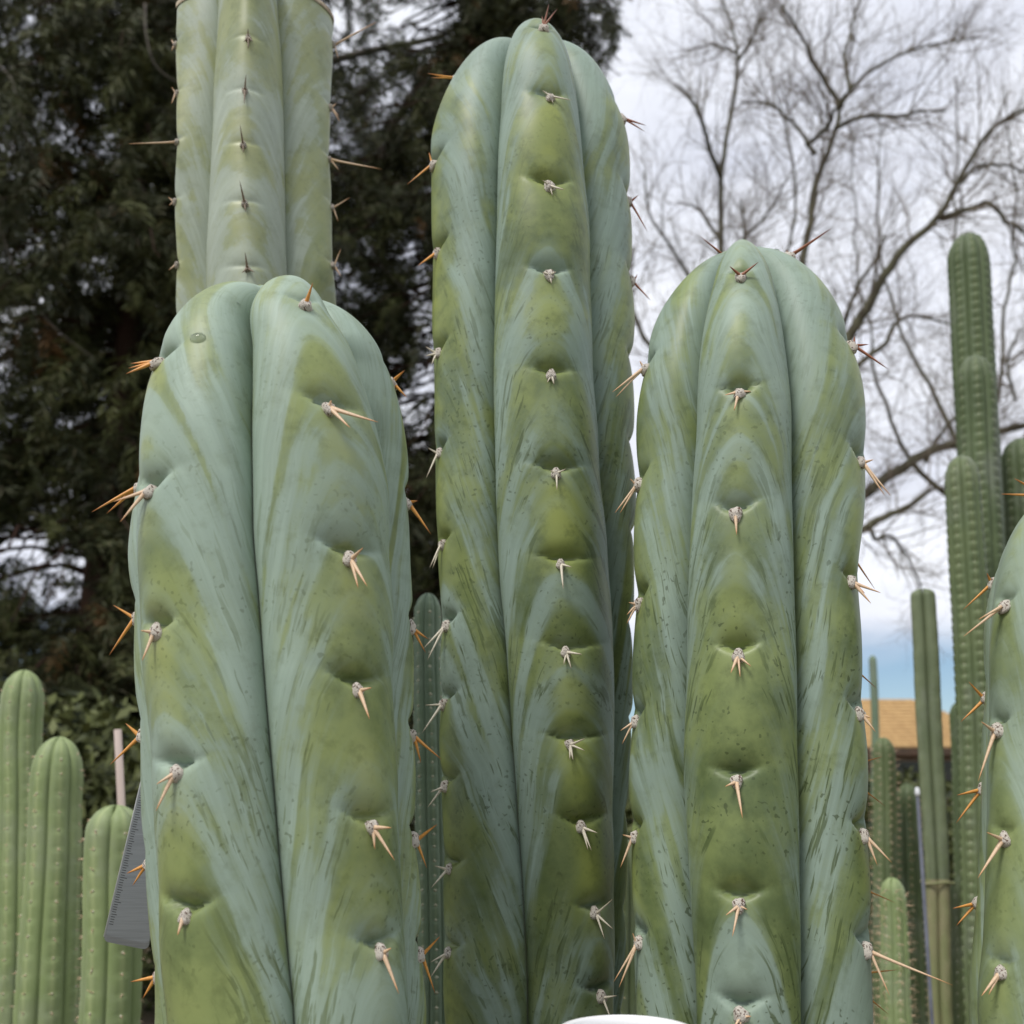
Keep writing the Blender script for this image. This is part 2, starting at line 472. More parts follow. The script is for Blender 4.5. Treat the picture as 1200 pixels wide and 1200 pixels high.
def big_cactus(name, label, D, edges, top_py, dome_py, ribs, grooves, mat, group=None, kg=0.80, nexp=2.0,
               dome_n=2.1, notch=0.0055, pad='felt', pad_size=0.0042, cut=None, flow_c=0.15, young=0.25, lift=0.085,
               spine_r=0.001, seed=0, wing=0.205, waxy=0.0, bands=(), gk=None):
    """edges: (py, left px, right px) of the outline below the dome; ribs: dicts with 'areoles' or 'ang';
    grooves: one entry per rib, the groove on its right: list of (py, px) or None"""
    rs = np.random.RandomState(seed + 100)
    zs_, ax_, ay_, R_ = [], [], [], []
    for py, xl, xr in edges:
        a1, a2 = azim(xl, py), azim(xr, py)
        c, al = (a1 + a2) / 2, (a2 - a1) / 2
        d = D / math.cos(c)
        xm = (xl + xr) / 2
        zs_.append(row_z(xm, py, d * math.cos(al)))
        ax_.append(d * math.sin(c)); ay_.append(D); R_.append(d * math.sin(al))
    zs_, ax_, ay_, R_ = map(np.array, (zs_, ax_, ay_, R_))
    fx = lambda z: smooth_interp(z, zs_, ax_)
    fR = lambda z: smooth_interp(z, zs_, R_)
    ax0 = ax_[0]; d0 = math.hypot(ax0, D)
    Rtop = R_[np.argmax(zs_)]
    xm0 = (edges[0][1] + edges[0][2]) / 2
    zt = row_z(xm0, top_py, d0 - 0.25 * Rtop)
    zsh = row_z(xm0, dome_py, d0 * 0.99) if dome_py is not None else zt
    hd = max(zt - zsh, 1e-3)
    def profR(z):
        r = fR(z)
        if cut is None:
            q = np.clip((z - zsh) / hd, 0, 1)
            r = r * (1 - q ** dome_n) ** (1 / dome_n)
        return r
    nr = len(ribs)
    gk = gk or [kg] * nr
    # areole heights and crest angles
    crest = []
    for rb in ribs:
        zz, aa = [], []
        rb['pts'] = []
        for (px, py, tips) in rb.get('areoles', []):
            z = row_z(px, py, math.hypot(ax0, D) - (0.85 * Rtop if rb.get('ang') is None else 0.0))
            for _ in range(3):
                axz = float(fx(np.array([z]))[0]); rz = float(profR(np.array([z]))[0])
                a = math.radians(rb['ang']) if rb.get('ang') is not None else solve_angle(axz, D, z, max(rz, 0.02), px)
                to = math.atan2(-axz, -D)
                qx, qy = axz + rz * math.sin(to - a), D + rz * math.cos(to - a)
                z = row_z(px, py, math.hypot(qx, qy))
                if cut is None: z = min(z, zt - 0.004)
            zz.append(z); aa.append(a)
            rb['pts'].append((z, a, px, py, tips))
        if not zz:
            zz, aa = [1.0], [math.radians(rb['ang'])]
        # extend areoles regularly down to the ground
        zsort = sorted(zz)
        sp = np.median(np.diff(zsort)) if len(zsort) > 2 else 0.075
        rb['sp'] = sp
        allz = list(zsort)
        if len(allz) > 1 or rb.get('areoles'):
            while allz[0] - sp > 0.1: allz.insert(0, allz[0] - sp)
        else:
            allz = list(np.arange(0.1, zt - 0.03, 0.075) + rs.rand() * 0.05)
        rb['allz'] = np.array(allz)
        crest.append((np.array(zz), np.array(aa)))
    fcrest = [lambda z, k=k: smooth_interp(z, *crest[k]) for k in range(nr)]
    fgro = []
    for k in range(nr):
        gpx = grooves[k]
        if gpx is None:
            def fg(z, k=k):
                a = fcrest[k](z); b = fcrest[(k + 1) % nr](z)
                if k == nr - 1: b = b + 2 * np.pi
                return (a + b) / 2
            fgro.append(fg)
        elif isinstance(gpx, (int, float)):
            fgro.append(lambda z, v=math.radians(gpx): np.full(np.shape(z), v))
        else:
            zz, aa = [], []
            for py, px in gpx:
                z = row_z(px, py, d0 - gk[k] * Rtop * 0.8)
                axz = float(fx(np.array([z]))[0]); rz = max(float(profR(np.array([z]))[0]), 0.02)
                a = solve_angle(axz, D, z, gk[k] * rz, px)
                zz.append(z); aa.append(a)
            fgro.append(lambda z, zz=np.array(zz), aa=np.array(aa): smooth_interp(z, zz, aa))
    # rows
    zlow = H - 0.28
    rows = [(z, None) for z in np.linspace(-0.02, zlow, 26)[:-1]]
    ztop_body = zsh if cut is None else zt
    nb = int((ztop_body - zlow) / 0.0019)
    rows += [(z, None) for z in np.linspace(zlow, ztop_body, nb)]
    z_rows = np.array([r[0] for r in rows])
    Rr = profR(z_rows)
    extra_drop = np.zeros(len(z_rows)); lobe = np.zeros(len(z_rows))
    if cut is None:
        qs = np.sin(np.linspace(0, np.pi / 2, 110))[1:]
        rho = (1 - qs ** dome_n) ** (1 / dome_n)
        keep = rho > 0.2
        qs, rho = qs[keep], rho[keep]
        zd = zsh + hd * qs
        Rd = fR(zd) * rho
        # crown: inwards and down to the growing tip
        kx = np.linspace(1, 0.0, 9)[1:]
        zc = zd[-1] + 0.004 * np.sin((1 - kx) * np.pi) - 0.02 * (1 - kx) ** 2
        Rc = Rd[-1] * np.maximum(kx, 0.01)
        z_rows = np.concatenate([z_rows, zd, zc])
        Rr = np.concatenate([Rr, Rd, Rc])
        lobe = np.concatenate([lobe, qs ** 1.6, np.full(len(kx), 1.0) * kx])
    # columns: per rib samples of u in [-1, 1)
    m = 46
    tt = np.linspace(-1, 1, m + 1)[:-1]
    us = np.sign(tt) * (1 - (1 - np.abs(tt)) ** 1.45)
    nz = len(z_rows)
    TH = np.zeros((nz, nr * m)); UU = np.zeros_like(TH); RIB = np.zeros_like(TH)
    for k in range(nr):
        gl = fgro[k - 1](z_rows)
        if k == 0: gl = gl - 2 * np.pi
        gr = fgro[k](z_rows); c = fcrest[k](z_rows)
        c = np.clip(c, gl + 0.12, gr - 0.12)
        for j, u in enumerate(us):
            TH[:, k * m + j] = c + (u * (gr - c) if u >= 0 else -u * (gl - c))
            UU[:, k * m + j] = u; RIB[:, k * m + j] = k
    q = np.abs(UU)
    gfun = 0.5 * (1 - (1 - np.clip(q, 0, 1) ** nexp) ** (1 / nexp)) + 0.5 * q ** 1.7 if nexp > 1.3 else (np.sqrt(q ** 2 + 0.012) - 0.1095) / (np.sqrt(1.012) - 0.1095)
    dep = np.zeros(nr * m)
    for k in range(nr):
        dl, dr = 1 - gk[k - 1], 1 - gk[k]
        w_ = np.clip(us * 1.5 + 0.5, 0, 1); w_ = w_ * w_ * (3 - 2 * w_)
        dep[k * m:(k + 1) * m] = dl * (1 - w_) + dr * w_
    dep = dep[None, :]
    RR = Rr[:, None] * (1 - gfun * (dep + 0.10 * lobe[:, None]) - q ** 9 * ((0.075 + 0.36 * lobe[:, None]) if cut is None else 0.03))
    ZZ = np.repeat(z_rows[:, None], nr * m, 1)
    ZZ = ZZ - lobe[:, None] ** 2 * (gfun * 0.012 + q ** 6 * 0.010)
    # tubercles: swelling above each areole, tucked in right over it
    SPH = np.zeros_like(TH)
    for k in range(nr):
        sl = slice(k * m, (k + 1) * m)
        az = ribs[k]['allz']; sp = ribs[k]['sp']
        uz = np.abs(UU[:, sl])
        ze = ZZ[:, sl] - sp * (0.058 + lift * np.minimum(uz / 0.4, 1.3) ** 1.2)
        idx = np.clip(np.searchsorted(az, ze) - 1, -1, len(az) - 1)
        below = np.where(idx >= 0, az[np.maximum(idx, 0)], az[0] - sp)
        nxt = np.where(idx + 1 < len(az), az[np.minimum(idx + 1, len(az) - 1)], below + sp * 2)
        s = (ze - below)                       # height above the crease of the areole below
        s2 = (nxt - ze)                        # depth below the crease of the areole above
        wdt = np.exp(-(uz / (wing * (0.8 + 0.4 * np.abs(np.sin(below * 531.3 + k))))) ** 2.6)
        vary = 0.7 + 0.6 * np.abs(np.sin(below * 913.7 + k * 2.1 + seed))
        vary2 = 0.7 + 0.6 * np.abs(np.sin(nxt * 913.7 + k * 2.1 + seed))
        tuck = np.where(idx >= 0, (0.34 * np.clip(1 - s / (0.24 * sp), 0, 1) ** 1.8 + 0.66 * np.exp(-np.clip(s, 0, 1) / (0.048 * sp))) * vary, 0)
        tdn = (0.80 * np.exp(-np.clip(s2, 0, 1) / (0.014 * sp)) + 0.20 * np.exp(-np.clip(s2, 0, 1) / (0.10 * sp))) * (idx + 1 < len(az)) * vary2
        swell = 0.13 * np.sin(np.clip(s / np.maximum(s + s2, 1e-4), 0, 1) * np.pi)
        fade = np.clip(profR(np.clip(ZZ[:, sl], 0, zt)) / Rtop * 1.3 - 0.2, 0.0, 1)
        RR[:, sl] += notch * fade * (-np.maximum(tuck, tdn) * wdt + swell * np.exp(-(uz / 0.7) ** 2))
        SPH[:, sl] = np.clip(s / np.maximum(s + s2, 1e-4), 0, 1)
    # gentle unevenness of the whole body
    RR *= 1 + 0.006 * np.sin(ZZ * 37 + TH * 2 + seed) + 0.005 * np.sin(ZZ * 71 - TH * 3 + seed * 2)
    axz = fx(z_rows)[:, None]
    to = np.arctan2(-axz, -D)
    X = axz + RR * np.sin(to - TH); Y = D + RR * np.cos(to - TH)
    if cut is not None:                        # sloped cut across the top
        kz = np.clip((ZZ - (zt - 0.05)) / 0.05, 0, 1)
        ZZ = ZZ + kz * (cut[0] * (X - axz) + cut[1] * (Y - D))
    V = np.stack([X, Y, ZZ], -1)
    nc = nr * m
    i = np.arange(nz - 1)[:, None] * nc; j = np.arange(nc)[None, :]; j2 = (j + 1) % nc
    Q = np.stack([i + j, i + nc + j, i + nc + j2, i + j2], -1).reshape(-1, 4)
    base = np.array([fx(np.array([0.0]))[0], D, 0.0])
    root = empty(name, base, label, "cactus", group)
    Vf = V.reshape(-1, 3)
    me = fast_mesh("body", Vf - base, Q)
    # skin attributes
    spm = np.array([ribs[int(k)]['sp'] for k in RIB[0]])[None, :]
    psi = ZZ + flow_c * q ** 1.7
    age = np.clip((zt - ZZ) / 0.75, 0, 1)
    tongue = np.clip(0.10 + 0.75 * (1 - SPH), 0, 1)       # green patch widens below an areole
    bloom = np.clip((q - 0.10) / 0.75, 0, 1) * 0.47 + 0.22
    bloom = bloom + 0.22 * (np.sin(psi / spm * 2.3 + RIB * 1.9 + seed) + np.sin(psi / spm * 0.9 + RIB * 4.1 + seed * 2)) * 0.6
    near_brow = np.clip(1 - SPH / 0.30, 0, 1) * np.exp(-(q / 0.45) ** 2)
    bloom = bloom + 0.22 * near_brow + waxy - 0.10 * np.exp(-((SPH - 0.8) / 0.2) ** 2) * np.exp(-(q / 0.4) ** 2)
    bloom = bloom + young * np.clip(1 - (zt - ZZ) / 0.22, 0, 1)
    for (bpy_, amp, hh) in bands:              # growth-pause arches running down from a rib's crest
        zb = row_z(xm0, bpy_, d0 - 0.9 * Rtop)
        bloom = bloom + amp * np.exp(-np.abs((psi - zb) / hh) ** 3)
    at = me.attributes.new("flow", 'FLOAT_VECTOR', 'POINT')
    at.data.foreach_set("vector", np.stack([psi, ZZ, RIB + seed * 1.37], -1).astype(np.float32).ravel())
    at = me.attributes.new("skin", 'FLOAT_VECTOR', 'POINT')
    at.data.foreach_set("vector", np.stack([q, bloom, age], -1).astype(np.float32).ravel())
    o = bpy.data.objects.new("body", me); me.materials.append(mat); COL.objects.link(o); o.parent = root
    if cut is not None:
        # dried callus over the cut: a shallow dish with a thin raised rim
        rim = V[-1]
        cen = rim.mean(0)
        rings = []
        for f, dz in ((1.012, -0.004), (1.016, 0.0008), (0.97, 0.0022), (0.85, -0.002), (0.55, -0.007), (0.2, -0.009), (0.02, -0.009)):
            p = cen + (rim - cen) * f; p[:, 2] += dz
            rings.append(p)
        VV = np.array(rings).reshape(-1, 3); n_ = len(rings)
        i = np.arange(n_ - 1)[:, None] * nc
        QQ = np.stack([i + j, i + nc + j, i + nc + j2, i + j2], -1).reshape(-1, 4)
        link("cut_end", fast_mesh("cut_end", VV, QQ), M['callus'], root)["label"] = "dried tan callus on the sloping cut top"
    # areoles and spines
    for k, rb in enumerate(ribs):
        for (z, a, px, py, tips) in rb['pts']:
            zi = int(np.argmin(np.abs(z_rows - z)))
            cc = k * m + int(np.argmin(np.abs(us)))
            P = V[zi, cc].copy()
            axc = np.array([fx(np.array([z]))[0], D, z])
            n = P - axc; n[2] = 0; n /= np.linalg.norm(n) + 1e-9
            # lean of the surface (dome)
            if zi + 2 < nz and zi > 2:
                tv = V[zi + 2, cc] - V[zi - 3, cc]; tv /= np.linalg.norm(tv) + 1e-9
                if cut is None and z > zsh:
                    n = n - tv * np.dot(n, tv); n /= np.linalg.norm(n)
            C = P + n * 0.0005
            up = np.array([0, 0, 1.0]); tx = np.cross(up, n); tx /= np.linalg.norm(tx); upv = np.cross(n, tx)
            sz = pad_size * rs.uniform(0.95, 1.18)
            rot = Matrix3(tx * sz * 0.9, upv * sz * 1.12, n * sz * 0.75)
            a_o = bpy.data.objects.new("areole", PADS[pad][rs.randint(6)])
            COL.objects.link(a_o)
            a_o.parent = root
            am = rot4(rot, C - base); a_o.matrix_local = am
            tocam = np.array([0, 0, H]) - C; tocam /= np.linalg.norm(tocam)
            facing = max(float(np.dot(n, tocam)), 0.0)
            zdep = depth(C)
            bx, by = proj(C)
            sm = rb.get('spine', 'sp_tan')
            if py > rb.get('late', 1e9): sm = rb.get('spine2', 'sp_tan')
            for (txp, typ) in tips:
                dx, dy = txp - px, typ - py      # keep the drawn direction, start from the real areole
                l2 = math.hypot(dx, dy) * zdep / F
                zt_ = zdep - (0.15 + 0.75 * facing) * l2
                tip = np.array([0, 0, H]) + (ray(txp, typ) if rb.get('ang') is not None else ray(bx + dx, by + dy)) * zt_
                st = C + n * sz * 0.35
                vv = tip - st; L = float(np.linalg.norm(vv))
                if L < 0.004: L = 0.006
                vv /= np.linalg.norm(vv)
                sme = spine_mesh(L, rs.uniform(-0.05, 0.05), 0, spine_r * rs.uniform(0.85, 1.15))
                sme.materials.append(M[sm])
                s_o = bpy.data.objects.new("spine", sme); COL.objects.link(s_o)
                s_o.parent = a_o
                q_ = Vector(tuple(vv)).to_track_quat('Z', 'X')
                mw = Matrix.Translation(Vector(tuple(st - base))) @ q_.to_matrix().to_4x4()
                s_o.matrix_local = am.inverted() @ mw
    return root, V, (z_rows, us, m)

from mathutils import Matrix
def Matrix3(a, b, c):
    return Matrix(((a[0], b[0], c[0]), (a[1], b[1], c[1]), (a[2], b[2], c[2])))
def rot4(m3, loc):
    m = m3.to_4x4(); m.translation = Vector(tuple(loc)); return m

M['callus'] = mat_plain("dried_callus", (0.42, 0.36, 0.27), (0.22, 0.17, 0.11), 120, 0.9, 0.1, 0.5)

GRP = None
# --- front left
FL = big_cactus("columnar_cactus", "thick pale blue-green cactus with orange spines standing in front of the cut-off column", 0.60,
    [(640, 143, 482), (720, 147, 485), (800, 150, 486), (900, 155, 488), (1000, 161, 489), (1100, 168, 494), (1200, 173, 500)],
    322, 640,
    [dict(ang=-104, spine='sp_orange', areoles=[(150, 570, [(108, 594), (122, 597)]), (148, 725, [(119, 756), (130, 714)]),
        (153, 862, [(123, 886), (144, 853)]), (164, 1015, [(147, 1020), (150, 1032)]), (172, 1147, [(153, 1148), (163, 1167)])]),
     dict(spine='sp_orange', late=500, areoles=[(182, 428, [(150, 422), (146, 430), (148, 444)]), (172, 578, [(142, 615), (128, 584)]),
        (182, 743, [(160, 773), (164, 741)]), (205, 908, [(182, 946), (180, 914)]), (216, 1077, [(203, 1095)])]),
     dict(spine='sp_orange', late=400, areoles=[(358, 357, [(368, 332)]), (386, 482, [(438, 488), (418, 498), (390, 472)]),
        (410, 655, [(440, 675), (430, 680), (428, 645)]), (420, 808, [(443, 832), (436, 806)]),
        (435, 970, [(459, 1000), (458, 970), (438, 992)]), (448, 1118, [(468, 1157), (462, 1115)])]),
     dict(ang=93, spine='sp_orange', areoles=[(434, 450, [(475, 434), (474, 466)]), (468, 592, [(490, 586), (503, 626), (490, 610)]),
        (482, 738, [(503, 744), (502, 760)]), (484, 863, [(520, 880), (498, 890)]), (486, 985, [(514, 973), (505, 1012)]),
        (492, 1120, [(518, 1106), (516, 1158)])]),
     dict(ang=172)],
    [[(450, 165), (600, 150), (745, 161), (910, 181), (1050, 192), (1180, 198)],
     [(330, 286), (400, 287), (500, 290), (600, 294), (700, 301), (800, 309), (900, 318), (1000, 327), (1100, 336), (1200, 345)],
     [(360, 385), (400, 405), (450, 419), (500, 428), (600, 437), (700, 442), (800, 449), (900, 457), (1000, 463), (1100, 470), (1200, 476)],
     None, None],
    M['front'], gk=[0.70, 0.78, 0.68, 0.74, 0.74], dome_n=2.7, pad_size=0.0041, seed=1, young=0.12, waxy=0.10, notch=0.0105,
    bands=((375, 0.5, 0.012), (420, -0.55, 0.016), (470, 0.45, 0.02), (505, -0.35, 0.012), (560, 0.35, 0.03)))

# --- cut-off column behind it
CC = big_cactus("columnar_cactus", "pale four-ribbed cactus column with its top cut off flat", 0.93,
    [(-20, 208, 391), (100, 206, 389), (200, 205, 388), (330, 206, 394), (450, 206, 398), (600, 207, 402), (1200, 215, 420)],
    3, None,
    [dict(spine='sp_tan', areoles=[(206, 52, [(200, 45), (200, 58)]), (207, 110, [(200, 104), (199, 121)]), (207, 167, [(150, 164)]),
        (206, 238, [(198, 234), (199, 241)]), (205, 310, [(195, 314)])]),
     dict(spine='sp_dark', areoles=[(291, 46, [(289, 36), (293, 56), (284, 49), (298, 48)]), (287, 108, [(285, 90), (288, 120)]),
        (285, 170, [(278, 150), (286, 178)]), (287, 239, [(285, 215), (289, 247)]), (290, 315, [(290, 298), (282, 318), (300, 316)])]),
     dict(spine='sp_tan', areoles=[(390, 57, [(442, 37), (398, 70), (396, 66)]), (387, 127, [(398, 132), (400, 138), (394, 123)]),
        (386, 187, [(448, 189), (398, 195)]), (388, 243, [(409, 235), (397, 256)]), (390, 312, [(400, 294), (401, 320), (398, 316)]),
        (398, 382, [(412, 375), (404, 372)])]),
     dict(ang=180)],
    [[(-10, 256), (100, 251), (200, 248), (320, 246)], [(-10, 326), (100, 333), (200, 335), (330, 338)], None, None],
    M['cut'], kg=0.60, nexp=1.0, cut=(0.107, 0.0), wing=0.2, notch=0.0020, pad='felt_grey', pad_size=0.0032, seed=2, flow_c=0.10,
    spine_r=0.0008, young=0.0, lift=0.05)

# --- centre
CE = big_cactus("columnar_cactus", "tallest round-topped blue-green cactus with pale grey areoles down its middle rib", 0.81,
    [(225, 503, 738), (300, 503, 740), (400, 504, 741), (500, 506, 742), (600, 508, 743), (700, 511, 742), (800, 513, 741), (900, 514, 739),
     (1000, 515, 736), (1100, 516, 734), (1200, 517, 732)],
    27, 225,
    [dict(spine='sp_orange', late=350, spine2='sp_grey', areoles=[(521, 93, [(488, 87), (492, 90)]), (508, 195, [(474, 215), (500, 180)]), (510, 298, [(484, 308), (490, 304)]),
        (513, 415, [(497, 416), (502, 426), (498, 408)]), (513, 532, [(491, 556), (500, 527)]), (519, 638, [(498, 660), (506, 662)]),
        (522, 734, [(490, 752), (491, 766)]), (519, 825, [(487, 852), (497, 825)]), (521, 922, [(500, 942), (503, 926)]),
        (525, 1019, [(500, 1034), (507, 1016)]), (525, 1117, [(503, 1140), (503, 1123)])]),
     dict(spine='sp_red', late=60, spine2='sp_grey', areoles=[(637, 34, [(645, 4), (652, 8), (638, 18)]), (645, 115, [(670, 111), (637, 105), (648, 122)]),
        (644, 218, [(663, 217), (636, 211), (650, 226)]), (644, 322, [(636, 318), (652, 318), (648, 330)]),
        (646, 440, [(640, 447), (652, 448)]), (652, 555, [(656, 572), (663, 551), (645, 552)]), (657, 661, [(665, 686), (670, 661)]),
        (663, 766, [(667, 783), (681, 764), (659, 778)]), (668, 872, [(686, 869), (667, 887), (676, 887), (686, 874)]),
        (682, 971, [(701, 973), (696, 992), (700, 990)]), (697, 1071, [(722, 1062), (715, 1094), (721, 1083)]),
        (705, 1168, [(722, 1190), (724, 1169)])]),
     dict(spine='sp_red', ang=84, areoles=[(722, 140, [(758, 147), (757, 154)]), (737, 238, [(764, 268), (749, 230)]), (739, 330, [(765, 350), (748, 322)])]),
     dict(ang=152), dict(ang=228)],
    [[(60, 588), (150, 583), (300, 579), (400, 577), (500, 577), (640, 581), (750, 590), (850, 597), (950, 605), (1050, 612), (1190, 618)],
     [(80, 668), (150, 676), (250, 685), (400, 690), (550, 697), (700, 705), (850, 709), (980, 713), (1200, 720)], None, None, None],
    M['centre'], gk=[0.73, 0.69, 0.74, 0.74, 0.74], dome_n=2.3, pad_size=0.0043, seed=3, spine_r=0.00085, notch=0.0105,
    bands=((615, -0.55, 0.026), (690, 0.65, 0.020), (730, -0.30, 0.008), (760, 0.35, 0.02), (960, -0.25, 0.05)))

# --- right
RC = big_cactus("columnar_cactus", "broad blue-green cactus with straight middle rib, standing before the bare tree", 0.69,
    [(515, 745, 1018), (600, 744, 1017), (700, 742, 1015), (800, 740, 1016), (900, 738, 1019), (1000, 738, 1022), (1100, 740, 1024), (1200, 744, 1026)],
    272, 515,
    [dict(spine='sp_red', late=350, areoles=[(797, 315, [(757, 290)]), (756, 432, [(712, 455), (716, 461), (748, 423)]), (748, 568, [(717, 589), (724, 594), (741, 565)]),
        (747, 708, [(731, 725), (732, 715), (735, 706)]), (743, 848, [(725, 867), (725, 853)]), (742, 982, [(723, 1012), (728, 980)]),
        (748, 1105, [(716, 1140), (722, 1150), (740, 1095)])]),
     dict(spine='sp_red', late=350, areoles=[(868, 325, [(887, 305), (857, 310)]), (866, 463, [(861, 484), (850, 461), (880, 458)]), (862, 604, [(859, 624)]),
        (865, 768, [(863, 790), (852, 781), (882, 776)]), (863, 916, [(861, 954), (850, 918)]), (866, 1061, [(865, 1094), (850, 1067), (876, 1064)]),
        (868, 1190, [(858, 1200), (880, 1192), (869, 1203)])]),
     dict(spine='sp_red', late=500, areoles=[(954, 298, [(998, 263), (952, 288)]), (1000, 406, [(1045, 426), (1006, 393), (1020, 400)]),
        (1010, 543, [(1044, 575), (1025, 540), (1052, 572)]), (1000, 684, [(1036, 689), (1027, 703), (1018, 692)]), (1008, 838, [(1030, 854), (1022, 840)]),
        (1015, 980, [(1052, 1000), (1035, 1010)]), (1016, 1113, [(1118, 1139), (1050, 1158)])]),
     dict(ang=128, spine='sp_orange', areoles=[(1014, 620, [(1038, 671)]), (1016, 760, [(1034, 790)]), (1020, 900, [(1043, 928), (1034, 895)]), (1022, 1030, [(1050, 1043)]),
        (1024, 1145, [(1048, 1170), (1050, 1143)])]),
     dict(ang=212)],
    [[(300, 838), (330, 832), (400, 822), (500, 817), (600, 812), (700, 808), (800, 805), (900, 803), (1000, 808), (1100, 813), (1200, 818)],
     [(300, 905), (350, 914), (400, 921), (500, 928), (600, 930), (750, 933), (900, 936), (1050, 938), (1200, 940)], None, None, None],
    M['right'], gk=[0.71, 0.70, 0.74, 0.74, 0.74], dome_n=2.0, pad_size=0.0044, seed=4, spine_r=0.0009, notch=0.0098,
    bands=((1010, -0.6, 0.030), (1125, 0.75, 0.040), (650, -0.2, 0.05)))

# --- far right edge
FR = big_cactus("columnar_cactus", "plump blue-green cactus at the border beside the slim green columns", 0.62,
    [(790, 1144, 1440), (900, 1142, 1440), (1000, 1139, 1442), (1100, 1133, 1444), (1200, 1128, 1446)],
    556, 800,
    [dict(ang=-108, spine='sp_orange', areoles=[(1200, 570, [(1170, 577), (1186, 560)]), (1168, 684, [(1128, 703), (1155, 673)]), (1146, 818, [(1123, 838), (1134, 804)]),
        (1145, 925, [(1116, 955), (1120, 927)]), (1137, 1060, [(1115, 1060), (1118, 1078)])]),
     dict(spine='sp_tan', areoles=[(1177, 713, [(1137, 721), (1134, 738)]), (1168, 856, [(1144, 899), (1149, 850)]), (1178, 985, [(1149, 1017), (1158, 980)]),
        (1173, 1140, [(1152, 1158), (1160, 1159)])]),
     dict(ang=12), dict(ang=85), dict(ang=165)],
    [[(760, 1156), (900, 1153), (1000, 1150), (1100, 1150), (1200, 1148)], None, None, None, None],
    M['edge'], gk=[0.70, 0.76, 0.76, 0.76, 0.76], dome_n=2.2, pad_size=0.0043, seed=5, waxy=-0.04)

